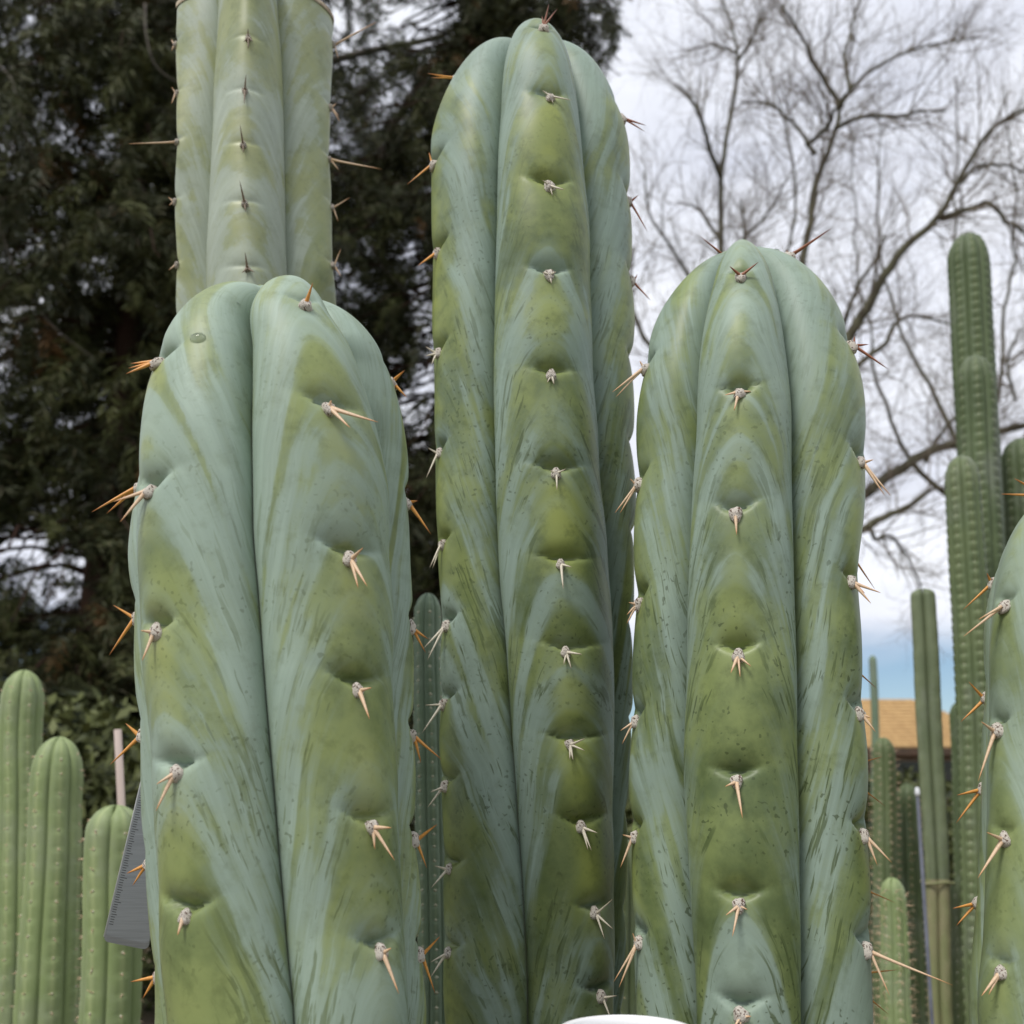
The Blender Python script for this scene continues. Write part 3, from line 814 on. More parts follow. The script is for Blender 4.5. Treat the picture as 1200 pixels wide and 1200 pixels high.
# ------------------------------------------------------------------ slim background cacti
def slim_cactus(name, label, D, edges, top_py, nrib, mat, seed, group=None, dome=0.9, kg=0.80, pitch_px=13, phase=0.0, dots=True,
                dot_r=0.0022, dot_mat='bg_dot', notch=0.004, spine=0.0, zlow_mat=None, lobes=0.006):
    rs = np.random.RandomState(seed)
    zs_, ax_, R_ = [], [], []
    for py, xl, xr in edges:
        a1, a2 = azim(xl, py), azim(xr, py)
        c, al = (a1 + a2) / 2, (a2 - a1) / 2
        d = D / math.cos(c)
        zs_.append(row_z((xl + xr) / 2, py, d)); ax_.append(d * math.sin(c)); R_.append(d * math.sin(al))
    fx = lambda z: smooth_interp(z, zs_, ax_); fR = lambda z: smooth_interp(z, zs_, R_)
    xm = (edges[0][1] + edges[0][2]) / 2
    zt = row_z(xm, top_py, D / math.cos(azim(xm, top_py)))
    R0 = fR(np.array([zt]))[0]
    hd = dome * R0 * 2
    pitch = pitch_px * D / F
    zb = np.linspace(-0.02, zt - hd, max(30, int((zt - hd) / (pitch / 6))))
    q = np.sin(np.linspace(0, np.pi / 2, 20))[1:]
    rho = np.sqrt(np.maximum(1 - q ** 2.3, 0.0006))
    z = np.concatenate([zb, zt - hd + hd * q])
    Rr = np.concatenate([fR(zb), fR(zt - hd + hd * q) * rho])
    lob = np.concatenate([zb * 0, q ** 5])
    m = 12
    tt = np.linspace(-1, 1, m + 1)[:-1]
    us = np.sign(tt) * (1 - (1 - np.abs(tt)) ** 1.3)
    U = np.tile(us, nrib)
    TH = (np.repeat(np.arange(nrib), m) + U / 2) * 2 * np.pi / nrib + phase
    q_ = np.abs(U)
    gf = 1 - np.sqrt(np.maximum(1 - q_ ** 2, 0))
    az0 = rs.rand(nrib) * pitch
    ph = ((z[:, None] - az0[np.repeat(np.arange(nrib), m)][None, :]) / pitch) % 1.0
    RR = Rr[:, None] * (1 - (1 - kg) * gf[None, :]) - notch * 0.5 * (1 - ph) ** 2 * np.exp(-(q_ / 0.4) ** 2)[None, :] * (Rr[:, None] / R0)
    RR *= 1 + 0.012 * np.sin(z * 9 + seed)[:, None] + 0.008 * np.sin(z * 23 + seed * 3)[:, None]
    ax = fx(z)[:, None]
    to = np.arctan2(-ax, -D)
    X = ax + RR * np.sin(to - TH); Y = D + RR * np.cos(to - TH)
    Z = z[:, None] - lob[:, None] * gf[None, :] * lobes
    V = np.stack([X, Y, Z], -1)
    nz, nc = len(z), nrib * m
    i = np.arange(nz - 1)[:, None] * nc; j = np.arange(nc)[None, :]; j2 = (j + 1) % nc
    Q = np.stack([i + j, i + nc + j, i + nc + j2, i + j2], -1).reshape(-1, 4)
    base = np.array([fx(np.array([0.0]))[0], D, 0.0])
    root = empty(name, base, label, "cactus", group)
    def body(nm, r0, r1, mt):
        qq = Q[r0 * nc:r1 * nc]
        me = fast_mesh(nm, V.reshape(-1, 3) - base, qq)
        a = me.attributes.new("flow", 'FLOAT_VECTOR', 'POINT')
        if len(a.data) == nz * nc:
            a.data.foreach_set("vector", np.stack([np.repeat(q_[None, :], nz, 0), Z, np.repeat(np.repeat(np.arange(nrib), m)[None, :], nz, 0)], -1).astype(np.float32).ravel())
        o = bpy.data.objects.new(nm, me); me.materials.append(mt); COL.objects.link(o); o.parent = root
        return o
    if zlow_mat is None:
        body("body", 0, nz - 1, M[mat])
    else:
        zc = row_z(xm, zlow_mat[0], D / math.cos(azim(xm, zlow_mat[0]))); r = int(np.searchsorted(z, zc))
        body("body", r, nz - 1, M[mat])
        body("old_stem", 0, r, M[zlow_mat[1]])["label"] = "brownish corky lower stem"
    if dots:
        acc = Acc(); sacc = Acc()
        o8 = np.array([[1, 0, 0], [0, 1, 0], [-1, 0, 0], [0, -1, 0], [0, 0, 1], [0, 0, -1]], float)
        t8 = np.array([[0, 1, 4], [1, 2, 4], [2, 3, 4], [3, 0, 4], [1, 0, 5], [2, 1, 5], [3, 2, 5], [0, 3, 5]])
        for k in range(nrib):
            c = k * m + m // 2
            zz = np.arange(az0[k] + pitch * max(0, int((H - 0.5) / pitch)), zt - 0.02, pitch)
            for zv in zz:
                zi = min(int(np.searchsorted(z, zv)), nz - 1)
                P = V[zi, c]
                n = P - np.array([ax[zi, 0], D, P[2]]); n /= np.linalg.norm(n) + 1e-9
                acc.add(P + n * dot_r * 0.2 + o8 * dot_r * rs.uniform(0.7, 1.2), None, t8)
                if spine:
                    for _ in range(3):
                        dv = n + rs.randn(3) * 0.5; dv /= np.linalg.norm(dv)
                        L = spine * rs.uniform(0.5, 1.3)
                        Vt, Qt, Tt = tube([P, P + dv * L * 0.5, P + dv * L], [0.0006, 0.0005, 0.0001], 3)
                        sacc.add(Vt, Qt, Tt)
        tag(link("areoles", acc.mesh("areoles"), M[dot_mat], root), kind="stuff")
        if spine:
            tag(link("spines", sacc.mesh("spines"), M['sp_tan'], root), kind="stuff")
    return root

slim_cactus("slim_cactus", "bright green ribbed column behind the shorter columns at the dark tree's foot", 1.75,
    [(840, -2, 52), (950, -4, 53), (1200, -12, 50)], 785, 7, 'bg_bright', 21, phase=0.3, pitch_px=18, spine=0.006)
slim_cactus("slim_cactus", "medium-height bright green ribbed column between a taller and a shorter bright green one", 1.5,
    [(930, 33, 98), (1000, 29, 98), (1100, 21, 96), (1200, 14, 94)], 863, 7, 'bg_bright', 22, phase=0.12, pitch_px=20, spine=0.006)
slim_cactus("slim_cactus", "short bright green ribbed column behind the metal ruler", 1.35,
    [(1000, 97, 168), (1100, 95, 168), (1200, 90, 166)], 943, 6, 'bg_bright', 23, phase=0.35, pitch_px=22, spine=0.006, lobes=0.014, dome=0.6)
slim_cactus("slim_cactus", "narrow blue-green striped column squeezed between two thick cacti", 1.15,
    [(740, 484, 518), (900, 485, 523), (1200, 489, 528)], 695, 7, 'bg_blue', 24, phase=0.15, pitch_px=16)
slim_cactus("slim_cactus", "green column mostly hidden behind two touching thick cacti", 1.25,
    [(1040, 690, 752), (1200, 690, 752)], 975, 7, 'bg_olive', 25, phase=0.2, pitch_px=18, spine=0.008)
# the clump of tall slim columns on the right
slim_cactus("slim_cactus", "tallest dark green slim column rising against the bare branches", 2.25,
    [(320, 1110, 1162), (420, 1114, 1168), (560, 1122, 1176), (760, 1132, 1186), (1200, 1150, 1206)], 274, 8, 'bg_dark', 31, phase=0.25, pitch_px=11, dot_r=0.0022, notch=0.011)
slim_cactus("slim_cactus", "dark green column overlapping the lower half of the tallest slim column", 2.1,
    [(460, 1119, 1169), (560, 1122, 1174), (760, 1130, 1184), (1200, 1148, 1204)], 417, 7, 'bg_dark', 32, phase=0.1, pitch_px=12, dot_r=0.0022, notch=0.011)
slim_cactus("slim_cactus", "green ribbed column with a lighter rounded tip, joining the tall slim pair", 1.95,
    [(590, 1107, 1152), (700, 1113, 1160), (800, 1118, 1166), (1000, 1124, 1172), (1200, 1130, 1180)], 534, 7, 'bg_olive', 33, phase=0.4, pitch_px=12, dot_r=0.0022, notch=0.011)
slim_cactus("slim_cactus", "dark green column partly behind the plump border cactus", 2.3,
    [(560, 1170, 1226), (800, 1176, 1236), (1200, 1190, 1250)], 514, 8, 'bg_dark', 34, phase=0.2, pitch_px=12, dot_r=0.0022, notch=0.011)
slim_cactus("slim_cactus", "grey-green four-ribbed column grafted on a brownish corky stem", 2.0,
    [(740, 1066, 1102), (850, 1071, 1107), (1000, 1080, 1115), (1200, 1086, 1120)], 690, 4, 'bg_graft', 35, phase=0.785, pitch_px=30, kg=0.40, dots=False,
    zlow_mat=(1032, 'cork'), dome=0.35, lobes=0.03)
slim_cactus("slim_cactus", "very thin distant column rising past the brown roof", 5.5,
    [(800, 1019, 1029), (1200, 1018, 1032)], 768, 6, 'bg_blue', 36, pitch_px=10, dots=False)
slim_cactus("slim_cactus", "spiny dark-ribbed column below the roof's eave, beside the broad cactus", 2.4,
    [(890, 1022, 1050), (1000, 1022, 1052), (1200, 1024, 1056)], 864, 7, 'bg_olive', 37, phase=0.5, pitch_px=9, spine=0.012)
slim_cactus("slim_cactus", "column with a tan woolly tip beside the thin metal stake", 2.5,
    [(950, 1050, 1079), (1100, 1052, 1086), (1200, 1053, 1090)], 918, 7, 'bg_dark', 38, phase=0.1, pitch_px=9, spine=0.014)
slim_cactus("slim_cactus", "short light green column in front of the spiny columns under the roof", 1.7,
    [(1070, 1031, 1064), (1200, 1031, 1070)], 1028, 7, 'bg_bright', 39, phase=0.3, pitch_px=10, spine=0.012)
slim_cactus("slim_cactus", "short green column between the corky stem and the plump border cactus", 2.05,
    [(1070, 1113, 1146), (1200, 1116, 1150)], 1028, 7, 'bg_olive', 40, phase=0.3, pitch_px=12)
slim_cactus("slim_cactus", "dark green column with a stepped tip under the blue sky patch", 2.6,
    [(860, 1113, 1140), (1000, 1116, 1146), (1200, 1122, 1152)], 822, 7, 'bg_dark', 41, phase=0.6, pitch_px=10)

# ------------------------------------------------------------------ small man-made things
t = NT("brushed_steel")
_p = t.pos()
_n = t.noise(t.vmul(_p, (40, 40, 900)), 1.0, 3)
t.b.inputs['Metallic'].default_value = 0.85
M['steel'] = t.out(t.mix(_n, (0.20, 0.21, 0.22), (0.33, 0.35, 0.36)), 0.42, 0.5)
M['tick'] = mat_plain("etched_black", (0.03, 0.03, 0.03), (0.05, 0.05, 0.05), 50, 0.6)
M['white_plastic'] = mat_plain("white_plastic", (0.80, 0.80, 0.80), (0.76, 0.76, 0.77), 14, 0.35, 0.5)
M['galv'] = mat_plain("grey_metal", (0.13, 0.14, 0.17), (0.09, 0.095, 0.115), 30, 0.7, 0.15)
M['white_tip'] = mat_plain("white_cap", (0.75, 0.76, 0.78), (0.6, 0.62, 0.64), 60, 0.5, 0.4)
M['pale_wood'] = mat_plain("pale_stake_wood", (0.46, 0.38, 0.34), (0.36, 0.29, 0.25), 40, 0.8, 0.2, 0.2, stretch=(1, 1, 0.1))
M['dark_wood'] = mat_plain("weathered_wood", (0.20, 0.15, 0.11), (0.12, 0.09, 0.07), 30, 0.8, 0.2, 0.3, stretch=(1, 0.1, 1))

# ruler tucked behind the front cactus
Dr = 0.665
pA, pB = at_y(121, 1103, Dr), at_y(156, 1113, Dr)           # lower end
pC = at_y(158, 948, Dr)                                     # a point up its marked edge
e_up = pC - pA; e_up /= np.linalg.norm(e_up)
e_x = pB - pA; wid = 0.030
e_x = e_x - e_up * np.dot(e_x, e_up); e_x /= np.linalg.norm(e_x)
e_n = np.cross(e_x, e_up)
Lr = 0.30
rroot = empty("ruler", pA, "grey steel ruler with fine black tick marks tucked behind the front cactus", "ruler")
prof = []
cr = 0.0035
for cx_, cy_, a0 in ((cr, cr, 180), (wid - cr, cr, 270), (wid - cr, Lr - cr, 0), (cr, Lr - cr, 90)):
    for k in range(6):
        a = math.radians(a0 + k * 18)
        prof.append((cx_ + cr * math.cos(a), cy_ + cr * math.sin(a)))
prof = np.array(prof); n_ = len(prof); th = 0.0009
Vr = []
for ins, dz in ((0.0004, -th / 2), (0, -th / 4), (0, th / 4), (0.0004, th / 2)):
    pp = prof.copy(); c_ = prof.mean(0); pp = c_ + (pp - c_) * (1 - ins / 0.015)
    Vr.append(pA + pp[:, :1] * e_x + pp[:, 1:] * e_up + dz * e_n)
Vr = np.vstack(Vr + [[pA + prof.mean(0)[0] * e_x + prof.mean(0)[1] * e_up - th / 2 * e_n], [pA + prof.mean(0)[0] * e_x + prof.mean(0)[1] * e_up + th / 2 * e_n]])
Qr, Tr = [], []
for r in range(3):
    for k in range(n_): Qr.append((r * n_ + k, r * n_ + (k + 1) % n_, (r + 1) * n_ + (k + 1) % n_, (r + 1) * n_ + k))
for k in range(n_):
    Tr.append((4 * n_, (k + 1) % n_, k)); Tr.append((4 * n_ + 1, 3 * n_ + k, 3 * n_ + (k + 1) % n_))
link("blade", fast_mesh("blade", Vr, Qr, Tr, False), M['steel'], rroot)
ac = Acc()
fr = -1.0 if np.dot(e_n, np.array([0, 0, H]) - pA) < 0 else 1.0
for k in range(1, 180):
    y0 = 0.010 + k * 0.0016
    ln = 0.0045 if k % 10 == 0 else (0.0036 if k % 5 == 0 else 0.0027)
    c = pA + e_up * y0
    a = c + e_x * 0.0013 + e_n * fr * (th / 2 + 0.00012); b = a + e_x * ln
    hw = e_up * 0.00022
    ac.add([a - hw, b - hw, b + hw, a + hw], [[0, 1, 2, 3]])
tag(link("tick_marks", ac.mesh("tick_marks", False), M['tick'], rroot), kind="stuff")
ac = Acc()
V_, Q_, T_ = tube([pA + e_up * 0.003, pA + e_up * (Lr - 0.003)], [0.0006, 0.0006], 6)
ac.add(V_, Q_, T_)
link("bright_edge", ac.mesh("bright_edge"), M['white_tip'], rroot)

def stake(name, label, D, p0, p1, rad, mat, cap=None):
    a = at_y(p0[0], p0[1], D); b = at_y(p1[0], p1[1], D)
    d = (b - a) / (b[2] - a[2])
    g0 = a - d * (a[2] + 0.05)
    root = empty(name, (g0[0], g0[1], 0), label, "stake")
    V, Q, T = tube([g0, a * 0.5 + g0 * 0.5, b], [rad * 1.05, rad, rad * 0.97], 12)
    link("shaft", fast_mesh("shaft", V, Q, T), mat, root)
    if cap:
        V, Q, T = tube([b - d * 0.008, b - d * 0.002, b + d * 0.006, b + d * 0.009], [rad * 1.25, rad * 1.4, rad * 1.25, rad * 0.5], 12)
        link("tip", fast_mesh("tip", V, Q, T), cap, root)["label"] = "white tip"
    return root
stake("garden_stake", "pale pinkish stake standing behind the short green column", 1.62, (143, 960), (138, 855), 0.0062, M['pale_wood'])
stake("metal_stake", "thin grey metal stake with a white tip beside the corky stem", 1.9, (1088, 1130), (1075, 928), 0.0034, M['galv'], M['white_tip'])
# tie round the graft
Dg = 2.0
gz = row_z(1099, 1034, Dg)
gc = at_y(1099, 1034, Dg)
V, Q, T = tube([gc + [0.030 * math.cos(a), 0.030 * math.sin(a), 0.002 * math.sin(3 * a)] for a in np.linspace(0, 2 * np.pi, 25)], [0.0028] * 25, 6, False)
tag(link("graft_tie", fast_mesh("graft_tie", V, Q), M['cork']), "thin brown tie wound round the graft of the corky stem", "tie")

# white pot on a little stand, its rim just reaching into view
pc = at_y(735, 1206, 0.50)
pr = 0.0335
pot = empty("white_pot", (pc[0], 0.50, pc[2] - 0.062), "white plastic pot with a rounded rim in front of the two touching cacti", "pot")
def lathe(prof, c, sides=48):
    prof = np.array(prof, float)
    a = np.linspace(0, 2 * np.pi, sides, endpoint=False)
    V = np.stack([c[0] + prof[:, :1] * np.cos(a), c[1] + prof[:, :1] * np.sin(a), c[2] + np.repeat(prof[:, 1:], sides, 1)], -1).reshape(-1, 3)
    n = len(prof)
    i = np.arange(n - 1)[:, None] * sides; j = np.arange(sides)[None, :]; j2 = (j + 1) % sides
    return V, np.stack([i + j, i + j2, i + sides + j2, i + sides + j], -1).reshape(-1, 4)
zc = pc[2]
V, Q = lathe([(0.0005, -0.062), (0.024, -0.062), (0.025, -0.060), (0.0305, -0.010), (0.0305, -0.0095), (0.0285, -0.0095), (0.023, -0.056), (0.0005, -0.056)], (pc[0], 0.50, zc))
link("pot_wall", fast_mesh("pot_wall", V, Q), M['white_plastic'], pot)
V, Q = lathe([(0.0290, -0.012), (0.0325, -0.012), (0.0335, -0.010), (0.0337, -0.002), (0.0330, 0.0), (0.0305, 0.0006), (0.0290, -0.0005), (0.0285, -0.004), (0.0285, -0.012), (0.0290, -0.012)], (pc[0], 0.50, zc))
link("rim", fast_mesh("rim", V, Q), M['white_plastic'], pot)
V, Q = lathe([(0.0005, -0.020), (0.02, -0.020), (0.0272, -0.021), (0.0272, -0.024)], (pc[0], 0.50, zc))
link("potting_soil", fast_mesh("potting_soil", V, Q), M['soil'], pot)
zs = zc - 0.062
st = empty("plant_stand", (pc[0], 0.50, 0), "dark wooden stand carrying the small white pot", "stand")
V, Q = lathe([(0.0005, zs - 0.02), (0.058, zs - 0.02), (0.06, zs - 0.017), (0.06, zs - 0.003), (0.058, zs), (0.0005, zs)], (pc[0], 0.50, 0))
link("table_top", fast_mesh("table_top", V, Q), M['dark_wood'], st)
for k in range(3):
    a = k * 2.094 + 0.5
    b0 = np.array([pc[0] + 0.04 * math.cos(a), 0.5 + 0.04 * math.sin(a), zs - 0.018]); b1 = np.array([pc[0] + 0.085 * math.cos(a), 0.5 + 0.085 * math.sin(a), 0.0])
    V, Q, T = tube([b0, (b0 + b1) / 2, b1], [0.009, 0.008, 0.007], 8)
    link("leg", fast_mesh("leg", V, Q, T), M['dark_wood'], st)

# rain drops on the young tops
t = NT("water")
t.b.inputs['Transmission Weight'].default_value = 1.0
t.b.inputs['IOR'].default_value = 1.33
M['water'] = t.out((0.95, 0.97, 0.95), 0.02, 0.5)
def on_surface(C, px, py):
    V = C[1].reshape(-1, 3); x, y = proj(V)
    d = (x - px) ** 2 + (y - py) ** 2
    c = np.where(d < 16)[0]
    if not len(c): c = np.argsort(d)[:4]
    k = c[np.argmin(depth_arr(V[c]))]
    nz_, nc_ = C[1].shape[:2]; r_, c_ = divmod(int(k), nc_)
    r_ = min(max(r_, 2), nz_ - 3)
    n = np.cross(C[1][r_, (c_ + 2) % nc_] - C[1][r_, c_ - 2], C[1][r_ + 2, c_] - C[1][r_ - 2, c_])
    n /= np.linalg.norm(n)
    if np.dot(n, np.array([0, 0, H]) - V[k]) < 0: n = -n
    return V[k], n
def depth_arr(V):
    return (V[:, 1]) * CP + (V[:, 2] - H) * SP
def drop(C, px, py, r, label):
    P, n = on_surface(C, px, py)
    nu, nv = 20, 10
    th = np.linspace(0, np.pi, nv); ph = np.linspace(0, 2 * np.pi, nu, endpoint=False)
    TH, PH = np.meshgrid(th, ph, indexing='ij')
    L = np.stack([np.sin(TH) * np.cos(PH), np.sin(TH) * np.sin(PH), np.where(np.cos(TH) > 0, np.cos(TH) * 0.42, np.cos(TH) * 0.12)], -1).reshape(-1, 3) * r
    up = np.array([0, 0, 1.0]); tx = np.cross(up, n); tx /= np.linalg.norm(tx); uy = np.cross(n, tx)
    V = P + L[:, :1] * tx + L[:, 1:2] * uy * 0.8 + L[:, 2:] * n
    i = np.arange(nv - 1)[:, None] * nu; j = np.arange(nu)[None, :]; j2 = (j + 1) % nu
    Q = np.stack([i + j, i + nu + j, i + nu + j2, i + j2], -1).reshape(-1, 4)
    tag(link("water_drop", fast_mesh("water_drop", V, Q), M['water']), label, "water drop")
drop(FL, 232, 393, 0.0046, "large clear water drop on the front cactus's rounded top")
drop(FL, 283, 355, 0.0013, "tiny water drop in the front cactus's groove, near the tip")
drop(RC, 912, 285, 0.0020, "small water drop on the broad cactus's top")

# ------------------------------------------------------------------ house behind
M['roof'] = mat_plain("wood_shingle", (0.46, 0.30, 0.135), (0.36, 0.225, 0.10), 3.0, 0.85, 0.2, 0.3, detail=8, stretch=(3, 1, 1))
M['house_wall'] = mat_plain("house_wall", (0.24, 0.17, 0.13), (0.18, 0.13, 0.10), 2.0, 0.85)
M['fascia'] = mat_plain("fascia", (0.10, 0.06, 0.04), (0.07, 0.05, 0.035), 3.0, 0.7)
M['glass'] = mat_plain("window_glass", (0.02, 0.022, 0.025), (0.03, 0.03, 0.035), 3.0, 0.1, 0.5)
M['frame'] = mat_plain("window_frame", (0.30, 0.24, 0.2), (0.26, 0.2, 0.17), 3.0, 0.6)
De = 25.0
e0 = at_y(960, 876, De); e1 = at_y(1210, 876, De)
r0 = at_y(985, 820, De + 2.3)[0]; r1 = at_y(1068, 820, De + 2.3)[0]
zr = at_y(1040, 820, De + 2.3)[2]; ze = e0[2]
x0, x1 = e0[0], e1[0]
hx = (x0 + x1) / 2
house = empty("house", (hx, De + 2.5, 0), "brown house with a shingled hip roof behind the slim cacti", "house")
a = Acc(); box(a, (hx, De + 2.6, (ze - 0.1) / 2), (x1 - x0 - 1.0, 4.0, ze - 0.1)); link("wall", a.mesh("wall", False), M['house_wall'], house)
a = Acc(); box(a, (hx, De + 0.03, ze - 0.10), (x1 - x0, 0.06, 0.18)); link("fascia", a.mesh("fascia", False), M['fascia'], house)
nc_ = 13
rf = Acc()
for k in range(nc_):                                         # overlapping shingle courses, front slope
    f0, f1 = k / nc_, (k + 1.25) / nc_
    f1 = min(f1, 1.0)
    def pt(f, side, dz):
        xx = (x0 + (r0 - x0) * f) if side == 0 else (x1 + (r1 - x1) * f)
        return [xx, De + 2.3 * f, ze + (zr - ze) * f + dz]
    A = [pt(f0, 0, 0.045), pt(f0, 1, 0.045), pt(f1, 1, 0.015), pt(f1, 0, 0.015), pt(f0, 0, 0.0), pt(f0, 1, 0.0)]
    rf.add(A, [[0, 1, 2, 3], [4, 5, 1, 0]])
    # right hip slope
    Bk = [pt(f0, 1, 0.045), [x1 + (r1 - x1) * f0, De + 4.6 - 2.3 * f0, ze + (zr - ze) * f0 + 0.045], [x1 + (r1 - x1) * f1, De + 4.6 - 2.3 * f1, ze + (zr - ze) * f1 + 0.015], pt(f1, 1, 0.015)]
    rf.add(Bk, [[0, 1, 2, 3]])
rf.add([[x0, De + 4.6, ze], [x1, De + 4.6, ze], [r1, De + 2.3, zr], [r0, De + 2.3, zr]], [[0, 1, 2, 3]])
rf.add([[x0, De, ze], [x0, De + 4.6, ze], [r0, De + 2.3, zr]], None, [[0, 1, 2]])
rf.add([[x0, De, ze - 0.02], [x1, De, ze - 0.02], [x1, De + 4.6, ze - 0.02], [x0, De + 4.6, ze - 0.02]], [[0, 1, 2, 3]])
link("roof", rf.mesh("roof", False), M['roof'], house)
wz = ze - 0.75
for wx_ in (1062, 1135):
    wxx = at_y(wx_, 900, De + 0.6)[0]
    a = Acc(); box(a, (wxx, De + 0.585, wz), (1.5, 0.06, 1.0)); wf = link("window", a.mesh("window", False), M['frame'], house)
    a = Acc(); box(a, (wxx, De + 0.56, wz), (1.3, 0.03, 0.84)); link("pane", a.mesh("pane", False), M['glass'], wf)

# ------------------------------------------------------------------ trees
def smooth_path(P, n):
    P = np.asarray(P, float)
    s = np.concatenate([[0], np.cumsum(np.linalg.norm(np.diff(P, axis=0), axis=1))])
    x = np.linspace(0, s[-1], n)
    # Catmull-Rom by Hermite with finite-difference tangents
    m = np.gradient(P, s, axis=0)
    k = np.clip(np.searchsorted(s, x) - 1, 0, len(s) - 2)
    h = (s[k + 1] - s[k]); t_ = ((x - s[k]) / h)[:, None]; h = h[:, None]
    return ((2 * t_**3 - 3 * t_**2 + 1) * P[k] + (t_**3 - 2 * t_**2 + t_) * h * m[k] + (-2 * t_**3 + 3 * t_**2) * P[k + 1] + (t_**3 - t_**2) * h * m[k + 1])

t = NT("bare_bark")
_n = t.noise(t.vmul(t.pos(), (14, 14, 4)), 1.0, 5, 0.6)
M['bark'] = t.out(t.mix(t.ss(_n, 0.3, 0.7), (0.060, 0.050, 0.038), (0.12, 0.115, 0.075)), 0.9, 0.15)
M['twig'] = mat_plain("twig_bark", (0.15, 0.12, 0.095), (0.21, 0.18, 0.14), 3.0, 0.9, 0.1)

def bare_tree(name, label, D, trunk_px, limbs, seed, twig_len=1.0, n1=9, n2=6, n3=4, thick=1.0, wob=0.012):
    """limbs: lists of (px, py, extra depth, radius px)"""
    rs = np.random.RandomState(seed)
    base = at_y(trunk_px[-1][0], trunk_px[-1][1], D)
    root = empty(name, (base[0], D, 0), label, "tree")
    pts = [at_y(px, py, D) for px, py, r in trunk_px]
    pts.append(np.array([pts[-1][0], D, -0.1]))
    rad = [r * D / F for px, py, r in trunk_px] + [trunk_px[-1][2] * D / F * 1.25]
    n = 24
    P = smooth_path(pts, n); Rd = np.interp(np.linspace(0, 1, n), np.linspace(0, 1, len(rad)), rad)
    V, Q, T = tube(P, Rd, 10)
    link("trunk", fast_mesh("trunk", V, Q, T), M['bark'], root)
    segs = []
    tw = Acc()
    def grow(p0, d0, L, r, lev):
        k = 6 if lev < 3 else 5
        P = [p0]; d = d0.copy()
        for i in range(k - 1):
            d = d + rs.randn(3) * (0.20 if lev < 3 else 0.26) + np.array([0, 0, 0.09])
            d /= np.linalg.norm(d)
            P.append(P[-1] + d * L / (k - 1))
        P = np.array(P)
        rr = np.linspace(r, r * 0.35, k)
        V, Q, T = tube(P, rr, 4 if lev < 3 else 3, False)
        tw.add(V, Q)
        if lev < 3:
            nn = n2 if lev == 1 else n3
            for c in range(nn):
                f = rs.uniform(0.2, 1.0); i = min(int(f * (k - 1)), k - 2)
                pp = P[i] + (P[i + 1] - P[i]) * (f * (k - 1) - i)
                dd = P[i + 1] - P[i]; dd /= np.linalg.norm(dd)
                side = rs.randn(3); side -= dd * np.dot(side, dd); side /= np.linalg.norm(side)
                a = math.radians(rs.uniform(22, 62))
                grow(pp, dd * math.cos(a) + side * math.sin(a), L * rs.uniform(0.38, 0.75), max(rr[i] * 0.55, 0.0020), lev + 1)
    for lb in limbs:
        pts = np.array([at_y(px, py, D + dz) for px, py, dz, r in lb])
        n = max(10, 5 * len(pts))
        P = smooth_path(pts, n)
        P += np.cumsum(rs.randn(n, 3) * wob * D / 12, axis=0) * np.sin(np.linspace(0, 1, n) * np.pi)[:, None]
        rad = np.interp(np.linspace(0, 1, n), np.linspace(0, 1, len(lb)), [q[3] * thick * D / F for q in lb])
        V, Q, T = tube(P, rad, 8)
        link("branch", fast_mesh("branch", V, Q, T), M['bark'], root)
        Lb = np.linalg.norm(np.diff(P, axis=0), axis=1).sum()
        for c in range(int(n1 * max(1.0, Lb / 2.2))):
            f = rs.uniform(0.12, 1.0); i = min(int(f * (n - 1)), n - 2)
            dd = P[i + 1] - P[i]; dd /= np.linalg.norm(dd)
            side = rs.randn(3); side -= dd * np.dot(side, dd); side /= np.linalg.norm(side)
            a = math.radians(rs.uniform(25, 65))
            grow(P[i], dd * math.cos(a) + side * math.sin(a), twig_len * rs.uniform(0.5, 1.25), min(rad[i] * 0.6, 0.011), 1)
    tag(link("twigs", tw.mesh("twigs"), M['twig'], root), kind="stuff")
    return root

